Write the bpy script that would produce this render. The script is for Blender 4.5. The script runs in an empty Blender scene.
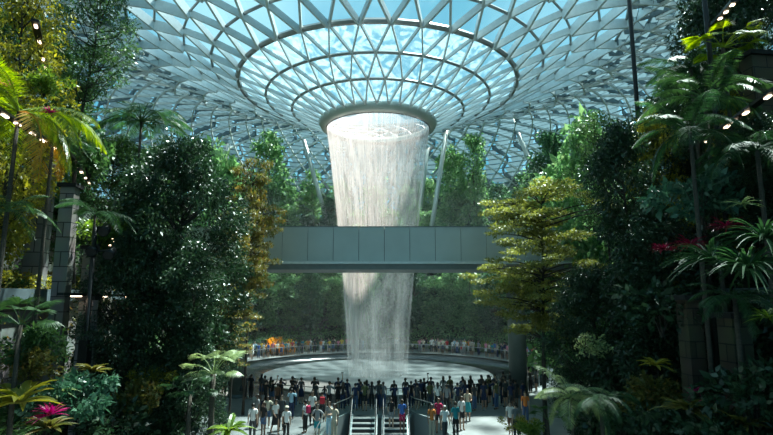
import bpy, bmesh, math, random
import numpy as np
from mathutils import Vector, Matrix
from mathutils.geometry import tessellate_polygon
PI = math.pi
MIST = .0016
COL = bpy.context.scene.collection
rng = np.random.default_rng(7)
R = random.Random(11)

# ------------------------------------------------------------------ camera
F_PX, PITCH, CAM_Z = 520.0, math.radians(8.5), 7.4
cam_d = bpy.data.cameras.new('camera'); cam = bpy.data.objects.new('camera', cam_d); COL.objects.link(cam)
cam.location = (0, 0, CAM_Z); cam.rotation_euler = (PI/2 + PITCH, 0, 0)
cam_d.sensor_width = 36; cam_d.lens = 36*F_PX/773; cam_d.clip_end = 500; cam_d.clip_start = .1
bpy.context.scene.camera = cam

def zat(py, Y):            # height seen at image row py, at distance Y
    return CAM_Z + Y*math.tan(PITCH + math.atan((217.5-py)/F_PX))
def xat(px, py, Y):
    h = zat(py, Y)-CAM_Z
    d = Y*math.cos(PITCH)+h*math.sin(PITCH)
    return (px-386.5)/F_PX*d

# ------------------------------------------------------------------ object helpers
def link(o, parent=None):
    COL.objects.link(o)
    if parent is not None: o.parent = parent
    return o
def tag(o, label=None, cat=None, group=None, kind=None):
    if label: o['label'] = label
    if cat: o['category'] = cat
    if group: o['group'] = group
    if kind: o['kind'] = kind
    return o
def empty(name, loc=(0, 0, 0), rz=0, label=None, cat=None, group=None):
    o = bpy.data.objects.new(name, None); COL.objects.link(o)
    o.location = loc; o.rotation_euler = (0, 0, rz)
    return tag(o, label, cat, group)
def mesh_np(name, V, Q, mat=None, smooth=False):
    V = np.asarray(V, dtype=np.float32); Q = np.asarray(Q, dtype=np.int32)
    me = bpy.data.meshes.new(name); n = Q.shape[1]
    me.vertices.add(len(V)); me.vertices.foreach_set('co', V.ravel())
    me.loops.add(Q.size); me.loops.foreach_set('vertex_index', Q.ravel())
    me.polygons.add(len(Q)); me.polygons.foreach_set('loop_start', np.arange(0, Q.size, n, dtype=np.int32))
    me.polygons.foreach_set('loop_total', np.full(len(Q), n, dtype=np.int32))
    if smooth: me.polygons.foreach_set('use_smooth', np.ones(len(Q), dtype=bool))
    me.update(calc_edges=True); me.validate()
    if mat: me.materials.append(mat)
    return me
class MB:
    def __init__(s): s.v = []; s.f = []
    def add(s, vs, fs):
        o = len(s.v); s.v += [tuple(v) for v in vs]; s.f += [tuple(i+o for i in f) for f in fs]
    def box(s, c, d, rz=0, m=None):
        x, y, z = d[0]/2, d[1]/2, d[2]/2
        vs = [Vector((sx*x, sy*y, sz*z)) for sz in (-1, 1) for sy in (-1, 1) for sx in (-1, 1)]
        M = Matrix.Translation(c) @ (m if m else Matrix.Rotation(rz, 4, 'Z'))
        s.add([M @ v for v in vs], [(0, 2, 3, 1), (4, 5, 7, 6), (0, 1, 5, 4), (2, 6, 7, 3), (0, 4, 6, 2), (1, 3, 7, 5)])
        return s
    def bar(s, a, b, w, h, up=(0, 0, 1)):
        a, b = Vector(a), Vector(b); d = b-a
        if d.length < 1e-6: return s
        dn = d.normalized(); upv = Vector(up); sd = dn.cross(upv)
        if sd.length < 1e-4: sd = dn.cross(Vector((1, 0, 0)))
        sd.normalize(); u = sd.cross(dn).normalized()
        vs = [p+sd*(w/2*i)+u*(h/2*j) for p in (a, b) for j in (-1, 1) for i in (-1, 1)]
        s.add(vs, [(0, 2, 3, 1), (4, 5, 7, 6), (0, 1, 5, 4), (2, 6, 7, 3), (0, 4, 6, 2), (1, 3, 7, 5)])
        return s
    def tube(s, path, rad, n=8, cap=True):
        P = [Vector(p) for p in path]
        if not hasattr(rad, '__len__'): rad = [rad]*len(P)
        rings = []
        for i, p in enumerate(P):
            d = (P[min(i+1, len(P)-1)]-P[max(i-1, 0)]).normalized()
            a = d.cross(Vector((0, 0, 1)) if abs(d.z) < .95 else Vector((0, 1, 0))).normalized(); b = d.cross(a)
            rings.append([p+(a*math.cos(2*PI*k/n)+b*math.sin(2*PI*k/n))*rad[i] for k in range(n)])
        vs = [v for r in rings for v in r]
        fs = [(i*n+k, i*n+(k+1) % n, (i+1)*n+(k+1) % n, (i+1)*n+k) for i in range(len(P)-1) for k in range(n)]
        if cap: fs += [tuple(range(n))[::-1], tuple((len(P)-1)*n+k for k in range(n))]
        s.add(vs, fs); return s
    def lathe(s, prof, c=(0, 0, 0), n=48, a0=0, a1=2*PI):
        full = abs(a1-a0-2*PI) < 1e-6; m = n if full else n+1
        vs = [(c[0]+r*math.cos(a0+(a1-a0)*k/n), c[1]+r*math.sin(a0+(a1-a0)*k/n), c[2]+z) for r, z in prof for k in range(m)]
        fs = [(i*m+k, i*m+(k+1) % m, (i+1)*m+(k+1) % m, (i+1)*m+k) for i in range(len(prof)-1) for k in range(n)]
        s.add(vs, fs); return s
    def ball(s, c, r, sc=(1, 1, 1), n=10):
        vs = []; fs = []
        for i in range(n//2+1):
            t = PI*i/(n//2)
            for k in range(n):
                a = 2*PI*k/n
                vs.append((c[0]+r*sc[0]*math.sin(t)*math.cos(a), c[1]+r*sc[1]*math.sin(t)*math.sin(a), c[2]+r*sc[2]*math.cos(t)))
        for i in range(n//2):
            for k in range(n): fs.append((i*n+k, (i+1)*n+k, (i+1)*n+(k+1) % n, i*n+(k+1) % n))
        s.add(vs, fs); return s
    def mesh(s, name, mat, smooth=False):
        me = bpy.data.meshes.new(name); me.from_pydata(s.v, [], s.f); me.update()
        me.materials.append(mat)
        if smooth:
            for p in me.polygons: p.use_smooth = True
        return me
    def obj(s, name, mat, parent=None, smooth=False):
        return link(bpy.data.objects.new(name, s.mesh(name, mat, smooth)), parent)
def inst(name, me, parent=None, loc=None, rot=None, scale=None):
    o = bpy.data.objects.new(name, me)
    if loc is not None: o.location = loc
    if rot is not None: o.rotation_euler = rot
    if scale is not None: o.scale = scale
    return link(o, parent)

# ------------------------------------------------------------------ materials
def nodes(name):
    m = bpy.data.materials.new(name); m.use_nodes = True; nt = m.node_tree; nt.nodes.clear()
    out = nt.nodes.new('ShaderNodeOutputMaterial'); return m, nt, out
def surf(name, col, rough=.6, metal=0, var=.15, scale=3.0, col2=None, bump=0, spec=.5, stretch=(1, 1, 1)):
    m, nt, out = nodes(name); N = nt.nodes.new; L = nt.links.new
    b = N('ShaderNodeBsdfPrincipled'); L(b.outputs[0], out.inputs[0])
    g = N('ShaderNodeNewGeometry'); mp = N('ShaderNodeMapping'); mp.inputs['Scale'].default_value = stretch
    L(g.outputs['Position'], mp.inputs[0])
    no = N('ShaderNodeTexNoise'); no.inputs['Scale'].default_value = scale; no.inputs['Detail'].default_value = 5
    L(mp.outputs[0], no.inputs[0])
    cr = N('ShaderNodeValToRGB'); c2 = col2 or tuple(c*(1-var) for c in col); c1 = tuple(min(1, c*(1+var)) for c in col) if not col2 else col
    cr.color_ramp.elements[0].position = .35; cr.color_ramp.elements[1].position = .65
    cr.color_ramp.elements[0].color = (*c2, 1); cr.color_ramp.elements[1].color = (*c1, 1)
    L(no.outputs[0], cr.inputs[0]); L(cr.outputs[0], b.inputs['Base Color'])
    b.inputs['Roughness'].default_value = rough; b.inputs['Metallic'].default_value = metal
    b.inputs['Specular IOR Level'].default_value = spec
    if bump:
        bp = N('ShaderNodeBump'); bp.inputs['Strength'].default_value = bump; bp.inputs['Distance'].default_value = .05
        L(no.outputs[0], bp.inputs['Height']); L(bp.outputs[0], b.inputs['Normal'])
    return m
def leafm(name, c1, c2, tr=.35, rough=.42, c3=None, spec=.5):
    m, nt, out = nodes(name); N = nt.nodes.new; L = nt.links.new
    g = N('ShaderNodeNewGeometry'); cr = N('ShaderNodeValToRGB'); e = cr.color_ramp.elements
    e[0].color = (*c1, 1); e[1].color = (*c2, 1); e[1].position = .8
    if c3: x = e.new(.93); x.color = (*c3, 1)
    L(g.outputs['Random Per Island'], cr.inputs[0])
    b = N('ShaderNodeBsdfPrincipled'); b.inputs['Roughness'].default_value = rough; b.inputs['Specular IOR Level'].default_value = spec
    L(cr.outputs[0], b.inputs['Base Color'])
    t = N('ShaderNodeBsdfTranslucent')
    hs = N('ShaderNodeHueSaturation'); hs.inputs['Hue'].default_value = .48; hs.inputs['Saturation'].default_value = 1.15; hs.inputs['Value'].default_value = 1.6
    L(cr.outputs[0], hs.inputs['Color']); L(hs.outputs[0], t.inputs[0])
    mx = N('ShaderNodeMixShader'); mx.inputs[0].default_value = tr
    L(b.outputs[0], mx.inputs[1]); L(t.outputs[0], mx.inputs[2]); L(mx.outputs[0], out.inputs[0])
    return m
def objcol(name, rough=.75, tr=0):
    m, nt, out = nodes(name); N = nt.nodes.new; L = nt.links.new
    b = N('ShaderNodeBsdfPrincipled'); oi = N('ShaderNodeObjectInfo'); L(oi.outputs['Color'], b.inputs['Base Color'])
    b.inputs['Roughness'].default_value = rough; L(b.outputs[0], out.inputs[0]); return m
def stone(name, c1, c2, mortar, bw=1.6, bh=.62, stain=.5):
    m, nt, out = nodes(name); N = nt.nodes.new; L = nt.links.new
    b = N('ShaderNodeBsdfPrincipled'); L(b.outputs[0], out.inputs[0]); b.inputs['Roughness'].default_value = .85
    uv = N('ShaderNodeUVMap'); uv.uv_map = 'UVMap'
    br = N('ShaderNodeTexBrick'); br.inputs['Scale'].default_value = 1; br.inputs['Brick Width'].default_value = bw; br.inputs['Row Height'].default_value = bh
    br.inputs['Mortar Size'].default_value = .02; br.inputs['Color1'].default_value = (*c1, 1); br.inputs['Color2'].default_value = (*c2, 1); br.inputs['Mortar'].default_value = (*mortar, 1)
    L(uv.outputs[0], br.inputs[0])
    no = N('ShaderNodeTexNoise'); no.inputs['Scale'].default_value = .9; no.inputs['Detail'].default_value = 8
    L(uv.outputs[0], no.inputs[0])
    mx = N('ShaderNodeMix'); mx.data_type = 'RGBA'; mx.blend_type = 'MULTIPLY'; mx.inputs[0].default_value = stain
    L(br.outputs[0], mx.inputs[6]); L(no.outputs[1], mx.inputs[7]); L(mx.outputs[2], b.inputs['Base Color'])
    bp = N('ShaderNodeBump'); bp.inputs['Strength'].default_value = .6; bp.inputs['Distance'].default_value = .04
    L(br.outputs[1], bp.inputs['Height']); bp.invert = True; L(bp.outputs[0], b.inputs['Normal'])
    return m
def glassm(name, tint, fac=.12, rough=.05, white=0, wscale=1.5, wcol=(.8, .9, .95)):
    """thin glazing: tinted transparent, some reflection, optionally a broken film of running water"""
    m, nt, out = nodes(name); N = nt.nodes.new; L = nt.links.new
    tp = N('ShaderNodeBsdfTransparent'); tp.inputs[0].default_value = (*tint, 1)
    gl = N('ShaderNodeBsdfGlossy'); gl.inputs['Roughness'].default_value = rough
    mx = N('ShaderNodeMixShader'); mx.inputs[0].default_value = fac; L(tp.outputs[0], mx.inputs[1]); L(gl.outputs[0], mx.inputs[2])
    last = mx
    if white:
        g = N('ShaderNodeNewGeometry'); no = N('ShaderNodeTexNoise'); no.inputs['Scale'].default_value = wscale; no.inputs['Detail'].default_value = 7
        no.inputs['Distortion'].default_value = 1.6; L(g.outputs['Position'], no.inputs[0])
        cr = N('ShaderNodeValToRGB'); cr.color_ramp.elements[0].position = .42; cr.color_ramp.elements[1].position = .6
        cr.color_ramp.elements[0].color = (0.04,)*3+(1,); cr.color_ramp.elements[1].color = (white,)*3+(1,)
        L(no.outputs[0], cr.inputs[0])
        tl = N('ShaderNodeBsdfTranslucent'); tl.inputs[0].default_value = (*wcol, 1)
        m2 = N('ShaderNodeMixShader'); L(cr.outputs[0], m2.inputs[0]); L(last.outputs[0], m2.inputs[1]); L(tl.outputs[0], m2.inputs[2]); last = m2
    L(last.outputs[0], out.inputs[0]); return m
def waterfallm(name, seed, lo, hi, dens):
    """falling sheet of droplets: white scattering water broken into vertical threads"""
    m, nt, out = nodes(name); N = nt.nodes.new; L = nt.links.new
    tc = N('ShaderNodeTexCoord'); uv = tc.outputs['UV']
    def noise(sc, detail, s):
        mp = N('ShaderNodeMapping'); mp.inputs['Scale'].default_value = sc; mp.inputs['Location'].default_value = (s, s*1.7, 0); L(uv, mp.inputs[0])
        n = N('ShaderNodeTexNoise'); n.inputs['Scale'].default_value = 1; n.inputs['Detail'].default_value = detail; L(mp.outputs[0], n.inputs[0]); return n.outputs[0]
    a = noise((90, 9, 1), 4, seed); b = noise((7, .5, 1), 2, seed+5); c = noise((160, 60, 1), 3, seed+9)
    def mth(op, x, y):
        n = N('ShaderNodeMath'); n.operation = op
        for i, v in enumerate((x, y)):
            if isinstance(v, (int, float)): n.inputs[i].default_value = v
            else: L(v, n.inputs[i])
        return n.outputs[0]
    s = mth('ADD', mth('MULTIPLY', a, .4), mth('ADD', mth('MULTIPLY', b, .45), mth('MULTIPLY', c, .15)))
    # thicker at the lip, thinner and more broken lower down
    sep = N('ShaderNodeSeparateXYZ'); L(uv, sep.inputs[0]); v = sep.outputs[1]
    s = mth('ADD', s, mth('MULTIPLY', mth('POWER', v, 3.0), .10))
    mr = N('ShaderNodeMapRange'); mr.inputs[1].default_value = lo; mr.inputs[2].default_value = hi; mr.inputs[3].default_value = .02; mr.inputs[4].default_value = dens
    L(s, mr.inputs[0])
    tp = N('ShaderNodeBsdfTransparent'); df = N('ShaderNodeBsdfDiffuse'); df.inputs[0].default_value = (.74, .74, .75, 1)
    tl = N('ShaderNodeBsdfTranslucent'); tl.inputs[0].default_value = (.76, .73, .72, 1)
    m1 = N('ShaderNodeMixShader'); m1.inputs[0].default_value = .6; L(df.outputs[0], m1.inputs[1]); L(tl.outputs[0], m1.inputs[2])
    m2 = N('ShaderNodeMixShader'); L(mr.outputs[0], m2.inputs[0]); L(tp.outputs[0], m2.inputs[1]); L(m1.outputs[0], m2.inputs[2])
    L(m2.outputs[0], out.inputs[0]); return m
def lampm(name, col, s):
    m, nt, out = nodes(name); e = nt.nodes.new('ShaderNodeEmission'); e.inputs[0].default_value = (*col, 1); e.inputs[1].default_value = s
    nt.links.new(e.outputs[0], out.inputs[0]); return m

def blindm(name):
    m, nt, out = nodes(name); N = nt.nodes.new; L = nt.links.new
    d = N('ShaderNodeBsdfDiffuse'); d.inputs[0].default_value = (.32, .40, .43, 1); t = N('ShaderNodeBsdfTranslucent'); t.inputs[0].default_value = (.16, .24, .28, 1)
    mx = N('ShaderNodeMixShader'); mx.inputs[0].default_value = .35; L(d.outputs[0], mx.inputs[1]); L(t.outputs[0], mx.inputs[2]); L(mx.outputs[0], out.inputs[0]); return m
M = dict(
    white_steel=surf('white_steel', (.62, .68, .70), .45, 0, .05),
    blind=blindm('blind'),
    darkframe=surf('darkframe', (.10, .14, .155), .6),
    ring=surf('ring', (.30, .31, .31), .35, .4, .08, .8),
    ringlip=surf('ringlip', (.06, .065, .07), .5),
    floor=surf('floor_stone', (.22, .23, .23), .45, 0, .10, .7),
    path=surf('path_stone', (.22, .24, .24), .5, 0, .08, .9),
    mossy=stone('mossy_stone', (.10, .08, .045), (.06, .05, .03), (.02, .018, .012), 1.1, .5, .8),
    soil=surf('soil', (.035, .03, .022), .95, 0, .3, 2, bump=.4),
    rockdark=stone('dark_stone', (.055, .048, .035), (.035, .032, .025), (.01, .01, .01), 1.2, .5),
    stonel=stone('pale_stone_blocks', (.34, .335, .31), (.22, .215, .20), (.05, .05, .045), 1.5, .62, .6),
    basin=surf('basin', (.13, .15, .155), .35, 0, .05, .5),
    blackwater=surf('black_water', (.012, .016, .017), .16, 0, .1, spec=.9),
    panel=surf('panel', (.52, .56, .53), .35, .3, .05, .6),
    deck=surf('deck', (.20, .235, .235), .5, .2, .06),
    ledge=surf('ledge', (.72, .76, .75), .4, .3, .05),
    column=surf('column', (.22, .24, .215), .6, 0, .12, 1.2),
    pale=surf('pale_parapet', (.27, .30, .30), .4, 0, .06, .8),
    steel=surf('steel', (.45, .48, .48), .3, .9, .05),
    black=surf('black_metal', (.012, .014, .016), .45, .3, .1),
    rubber=surf('rubber', (.01, .01, .012), .5),
    step=surf('step', (.46, .47, .46), .4, .6, .1, 8),
    wood=surf('bark', (.10, .075, .05), .9, 0, .3, 6, bump=.4),
    woodd=surf('dark_bark', (.045, .038, .03), .9, 0, .3, 6, bump=.4),
    woodp=surf('palm_bark', (.055, .046, .034), .9, 0, .25, 7, bump=.4, stretch=(1, 1, 4)),
    skin=objcol('skin', .6), cloth=objcol('cloth', .85), hair=objcol('hair', .5),
    phone=surf('phone', (.01, .01, .012), .2), eye=surf('eye', (.01, .01, .01), .2), lip=surf('lip', (.35, .12, .10), .5),
    railglass=glassm('rail_glass', (.86, .94, .93), .05),
    rain_glass=glassm('wet_glass', (.66, .88, .95), .06, .1, .5, .8, (.22, .35, .40)),
    clear_glass=glassm('roof_glass', (.72, .92, .98), .05),
    w1=waterfallm('waterfall_a', 1, .43, .64, .50), w2=waterfallm('waterfall_b', 20, .47, .66, .30), w3=waterfallm('splash', 33, .46, .72, .16),
    lamp=lampm('lamp', (1, .78, .55), 5), lampw=lampm('lamp_warm', (1, .70, .42), 4),
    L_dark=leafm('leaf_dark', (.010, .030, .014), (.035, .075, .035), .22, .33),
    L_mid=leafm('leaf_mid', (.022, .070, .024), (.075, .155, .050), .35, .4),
    L_teal=leafm('leaf_teal', (.026, .090, .055), (.09, .19, .12), .3, .35),
    L_far=leafm('leaf_far', (.07, .18, .075), (.22, .40, .17), .45, .45, (.28, .40, .20)),
    L_fard=leafm('leaf_far_dark', (.03, .095, .05), (.10, .21, .10), .35, .45),
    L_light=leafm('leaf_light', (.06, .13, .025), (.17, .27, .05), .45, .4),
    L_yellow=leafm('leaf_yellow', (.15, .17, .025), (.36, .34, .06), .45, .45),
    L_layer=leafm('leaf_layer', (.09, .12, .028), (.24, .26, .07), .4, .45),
    L_olive=leafm('leaf_olive', (.07, .085, .02), (.17, .16, .045), .4, .45, (.25, .17, .05)),
    L_orange=leafm('leaf_orange', (.40, .24, .03), (.60, .36, .05), .45, .5),
    L_palm=leafm('leaf_palm', (.08, .16, .02), (.30, .38, .05), .5, .38),
    L_palmd=leafm('leaf_palm_dark', (.014, .050, .020), (.045, .11, .04), .35, .5),
    L_mag=leafm('leaf_magenta', (.32, .012, .07), (.60, .03, .16), .4, .4),
    L_red=leafm('leaf_red', (.16, .012, .02), (.30, .03, .04), .35, .4),
    L_pale=leafm('leaf_pale', (.13, .20, .08), (.30, .37, .17), .4, .35),
    flower=leafm('flower_orange', (.75, .32, .02), (.9, .5, .04), .3, .5),
)

# ------------------------------------------------------------------ setting: plan of the valley
WX, WY = -0.9, 53.5          # axis of the waterfall
def base_curve():
    pts = [(-9.6, 2), (-11.3, 14), (-12.4, 22), (-14.6, 34), (-18.6, 44), (-21.7, 53)]
    for k in range(1, 16):
        a = PI - PI*k/16
        pts.append((WX + 20.8*math.cos(a), 54.5 + 20.4*math.sin(a)))
    pts += [(20.0, 53), (17.6, 44), (14.0, 34), (11.3, 23), (10.0, 14), (8.6, 2)]
    return pts
BASE = [Vector(p) for p in base_curve()]
def back_w(p):               # terraces are deeper at the far end
    return 1.0 + .55*max(0, min(1, (p.y-44)/18))
NORM = []
for i, p in enumerate(BASE):
    d = (BASE[min(i+1, len(BASE)-1)]-BASE[max(i-1, 0)]).normalized()
    NORM.append(Vector((-d.y, d.x)))
OFFS = [0, 2.1, 5.0, 8.2, 12, 16.5, 40]
ZS = [3.0, 7.4, 11.2, 14.8, 18.2, 20.6]
ZB = [2.0, 5.6, 10.0, 14.6, 18.6, 21.6]       # heights at the far end (gentler bank)
def zk(k, p):
    t = max(0, min(1, (p.y-34)/16)); return ZS[k]*(1-t)+ZB[k]*t
def ring(k): return [p + n*OFFS[k]*back_w(p) for p, n in zip(BASE, NORM)]
def offset_of(x, y):
    """signed distance outside the base curve, divided by the local terrace width"""
    q = Vector((x, y)); best = 1e9; sg = 1; wp = None
    for i in range(len(BASE)-1):
        a, b = BASE[i], BASE[i+1]; d = b-a; t = max(0, min(1, (q-a).dot(d)/d.length_squared)); c = a+d*t
        L = (q-c).length
        if L < best:
            best = L; n = Vector((-d.y, d.x)); sg = 1 if (q-c).dot(n) > 0 else -1; wp = c
    return sg*best/back_w(wp), wp
def ground(x, y):
    o, p = offset_of(x, y)
    if o < 0: return 0.0
    k = max(i for i in range(6) if OFFS[i] <= o)
    return zk(k, p)
terr_mb = MB()
for k in range(6):
    r0, r1 = ring(k), ring(k+1)
    name = ['lower', 'second', 'third', 'fourth', 'fifth', 'top'][k]
    # retaining wall with uv
    vs = []; fs = []; uvs = []; s = 0
    for i, p in enumerate(r0):
        if i: s += (r0[i]-r0[i-1]).length
        zb = zk(k-1, BASE[i]) if k else 0.0
        vs += [(p.x, p.y, zb-.05), (p.x, p.y, zk(k, BASE[i]))]; uvs += [(s, zb), (s, zk(k, BASE[i]))]
        if i: fs.append((2*i-2, 2*i, 2*i+1, 2*i-1))
    me = bpy.data.meshes.new('terrace_wall'); me.from_pydata(vs, [], fs); uvl = me.uv_layers.new(name='UVMap')
    for l in me.loops: uvl.data[l.index].uv = uvs[l.vertex_index]
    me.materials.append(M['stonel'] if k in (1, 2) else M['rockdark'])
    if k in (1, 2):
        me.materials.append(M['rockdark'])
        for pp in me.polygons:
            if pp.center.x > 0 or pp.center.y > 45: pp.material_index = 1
    w = link(bpy.data.objects.new('wall_%s_terrace' % name, me)); tag(w, kind='structure')
    t = MB()
    for i in range(len(r0)-1):
        z0, z1 = zk(k, BASE[i]), zk(k, BASE[i+1])
        t.add([(r0[i].x, r0[i].y, z0), (r0[i+1].x, r0[i+1].y, z1), (r1[i+1].x, r1[i+1].y, z1), (r1[i].x, r1[i].y, z0)], [(3, 2, 1, 0)])
    g = t.obj('ground_%s_terrace' % name, M['soil']); tag(g, kind='structure')
    # projecting concrete edge of each terrace
    if k in (1, 2, 3):
        e = MB()
        for i in range(len(r0)-1):
            z0, z1 = zk(k, BASE[i]), zk(k, BASE[i+1])
            if BASE[i].y > 40 and BASE[i+1].y > 40: continue
            a = r0[i]-NORM[i]*.35; b = r0[i+1]-NORM[i+1]*.35; c = r0[i+1]+NORM[i+1]*.3; d = r0[i]+NORM[i]*.3
            v = [(a.x, a.y, z0-.25), (b.x, b.y, z1-.25), (c.x, c.y, z1-.25), (d.x, d.y, z0-.25), (a.x, a.y, z0+.25), (b.x, b.y, z1+.25), (c.x, c.y, z1+.25), (d.x, d.y, z0+.25)]
            e.add(v, [(0, 1, 2, 3), (7, 6, 5, 4), (0, 4, 5, 1), (2, 6, 7, 3), (1, 5, 6, 2), (0, 3, 7, 4)])
        o = e.obj('trim_%d' % k, M['darkframe']); tag(o, kind='structure')
# ground floor with openings for the pool and the escalators
POOL_R, RIM_R = 11.3, 16.3
circ = [(WX+RIM_R*math.cos(2*PI*k/96), WY+RIM_R*math.sin(2*PI*k/96)) for k in range(96)]
hole = [(1.55, 34.6), (1.75, 33.9), (2.6, 32.6), (3.1, 31), (3.3, 29), (3.3, 22), (-3.4, 22), (-3.4, 29), (-3.25, 31), (-2.95, 32.6), (-2.4, 33.9), (-2.25, 34.6)]
outer = [(-60, -8), (60, -8), (60, 112), (-60, 112)]
polys = [[Vector((x, y, 0)) for x, y in pl] for pl in (outer, circ[::-1], hole[::-1])]
flat = [v for pl in polys for v in pl]
tris = tessellate_polygon(polys)
fm = MB(); fm.add(flat, [t if (flat[t[1]]-flat[t[0]]).cross(flat[t[2]]-flat[t[0]]).z > 0 else t[::-1] for t in tris])
fl = fm.obj('floor', M['floor']); tag(fl, kind='structure')
pr = MB(); pr.lathe([(RIM_R+.02, .012), (19.6, .012)], (WX, WY, 0), 96); tag(pr.obj('floor_pool_path', M['path']), kind='structure')
ch = MB(); ch.lathe([(POOL_R-.4, -.45), (RIM_R, -.45), (RIM_R, 0.0)], (WX, WY, 0), 96)
tag(ch.obj('water_channel', M['blackwater'], None, True), 'ring of still black water around the pale pool basin', 'water')
bs = MB(); bs.lathe([(POOL_R+.02, -.5), (POOL_R+.02, -.30), (POOL_R-.12, -.26), (POOL_R-.5, -.29), (8, -.36), (4, -.42), (.01, -.45)], (WX, WY, 0), 96)
bo = bs.obj('pool_basin', M['basin'], None, True); tag(bo, 'wide round pale pool basin under the waterfall', 'pool')

# ------------------------------------------------------------------ the glass roof
prof = [(6.2, 18.2), (9.1, 19.4), (11.8, 20.6), (14.6, 21.9), (17.2, 23.3), (19.8, 24.6), (22.4, 25.7), (25, 26.5), (27.6, 27.1), (30.2, 27.5), (33, 27.7),
        (35.8, 27.6), (38.6, 27.1), (41.3, 26.2), (43.9, 25.0), (46.3, 23.6), (48.6, 22.0), (50.8, 20.1), (52.9, 17.9), (54.8, 15.4), (56.5, 12.6), (58, 9.6), (59.2, 6.5), (60.1, 3.2), (60.6, 0), (60.9, -3.6), (61, -7.4)]
NP = 36
def rp(i, k, n=NP, dz=0, tw=0):
    r, h = prof[i]; a = 2*PI*(k+(.5 if i % 2 else 0))/n + tw
    return Vector((WX+r*math.cos(a), WY+r*math.sin(a), CAM_Z+h+dz))
roof = empty('ceiling', (0, 0, 0)); tag(roof, kind='structure')
def roof_node(i): return i
g1, g2 = MB(), MB()
for i in range(len(prof)-1):
    for k in range(NP):
        a, b = rp(i, k), rp(i, k+1)
        if i % 2 == 0: c, d = rp(i+1, k), rp(i+1, k-1)      # c is half a step ahead of a
        else: c, d = rp(i+1, k+1), rp(i+1, k)
        tgt = g1 if i < 3 else g2
        tgt.add([a, b, c], [(0, 1, 2)]); tgt.add([a, c, d], [(0, 1, 2)])
g1.obj('wet_glazing', M['rain_glass'], roof); g2.obj('glazing', M['clear_glass'], roof)
# the lattice: rings and two families of deep blades
NI = 9
lat, rings = MB(), MB()
for i in range(NI):
    for k in range(NP):
        a = rp(i, k); c, d = (rp(i+1, k), rp(i+1, k-1)) if i % 2 == 0 else (rp(i+1, k+1), rp(i+1, k))
        for e in (c, d):
            n = Vector((0, 0, 1)); w = .13 if i < 3 else .2; h = .30 if i < 3 else (.6 if i < 5 else .95)
            lat.bar(a-n*h/2, e-n*h/2, w, h)
for i in range(1, NI+1):
    r = .15 if i != 3 else .26
    rings.tube([rp(i, k, dz=-.12) for k in range(NP)]+[rp(i, 0, dz=-.12)], r if i < 5 else .12, 6, False)
lat.obj('diagonal_blades', M['white_steel'], roof); rings.obj('ring_beams', M['ring'], roof)
# shade slats on the outer part: columns of shingle-like blinds between thin dark ribs
NC = 66
sl, rib = MB(), MB()
S = [0]
for i in range(1, len(prof)): S.append(S[-1]+math.hypot(prof[i][0]-prof[i-1][0], prof[i][1]-prof[i-1][1]))
def at_s(s):
    s = max(0, min(S[-1]-1e-4, s)); i = max(j for j in range(len(S)-1) if S[j] <= s); t = (s-S[i])/(S[i+1]-S[i])
    return prof[i][0]*(1-t)+prof[i+1][0]*t, prof[i][1]*(1-t)+prof[i+1][1]*t
def sp(s, k, inn=0.0):
    r, h = at_s(s); r2, h2 = at_s(s+.4); dx, dy = r2-r, h2-h; L = math.hypot(dx, dy) or 1
    nx, ny = dy/L, -dx/L                    # inward / downward normal
    a = 2*PI*k/NC + (2*PI/NC)*.22*math.sin(s*.9)
    return Vector((WX+(r+nx*inn)*math.cos(a), WY+(r+nx*inn)*math.sin(a), CAM_Z+h+ny*inn))
s0, s1 = S[7], S[-3]; ROW = 1.25
rows = int((s1-s0)/ROW)
for j in range(rows):
    s = s0+j*ROW
    for k in range(NC):
        inset = .10; ins2 = .22
        near = 0.45
        a, b = sp(s+.05, k+inset, .12), sp(s+.05, k+1-inset, .12)
        c, d = sp(s+ROW*.42, k+1-ins2, .70), sp(s+ROW*.42, k+ins2, .70)
        th = Vector((0, 0, .03))
        sl.add([a, b, c, d], [(0, 1, 2, 3)])
for k in range(NC):
    for j in range(rows):
        rib.bar(sp(s0+j*ROW, k, .36), sp(s0+(j+1)*ROW, k, .36), .14, .8)
for j in range(0, rows):
    for k in range(NC):
        rib.bar(sp(s0+(j+.42)*ROW, k, .82), sp(s0+(j+.42)*ROW, k+1, .82), .04, .05); rib.bar(sp(s0+j*ROW, k, .15), sp(s0+j*ROW, k+1, .15), .10, .16)
outer_lat = MB()
for i in range(8, len(prof)-3):
    for k in range(72):
        a = rp(i, k, 72, -.9); c, d = (rp(i+1, k, 72, -.9), rp(i+1, k-1, 72, -.9)) if i % 2 == 0 else (rp(i+1, k+1, 72, -.9), rp(i+1, k, 72, -.9))
        outer_lat.bar(a, c, .16, .30); outer_lat.bar(a, d, .16, .30)
outer_lat.obj('outer_lattice', M['white_steel'], roof)
sl.obj('shade_slats', M['blind'], roof); rib.obj('outer_ribs', M['darkframe'], roof)
# oculus ring
oc = MB(); z0 = CAM_Z+18.2
oc.lathe([(6.25, z0+.15), (6.3, z0-.15), (6.05, z0-.62), (5.6, z0-.78), (5.5, z0-.74), (5.5, z0+.1), (6.25, z0+.15)], (WX, WY, 0), 72)
ocr = oc.obj('oculus_ring', M['panel'], roof, True)
oc2 = MB(); oc2.lathe([(5.54, z0-.80), (5.44, z0-.82), (5.44, z0-.5)], (WX, WY, 0), 72); oc2.obj('ring_lip', M['ringlip'], ocr, True)
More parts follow.
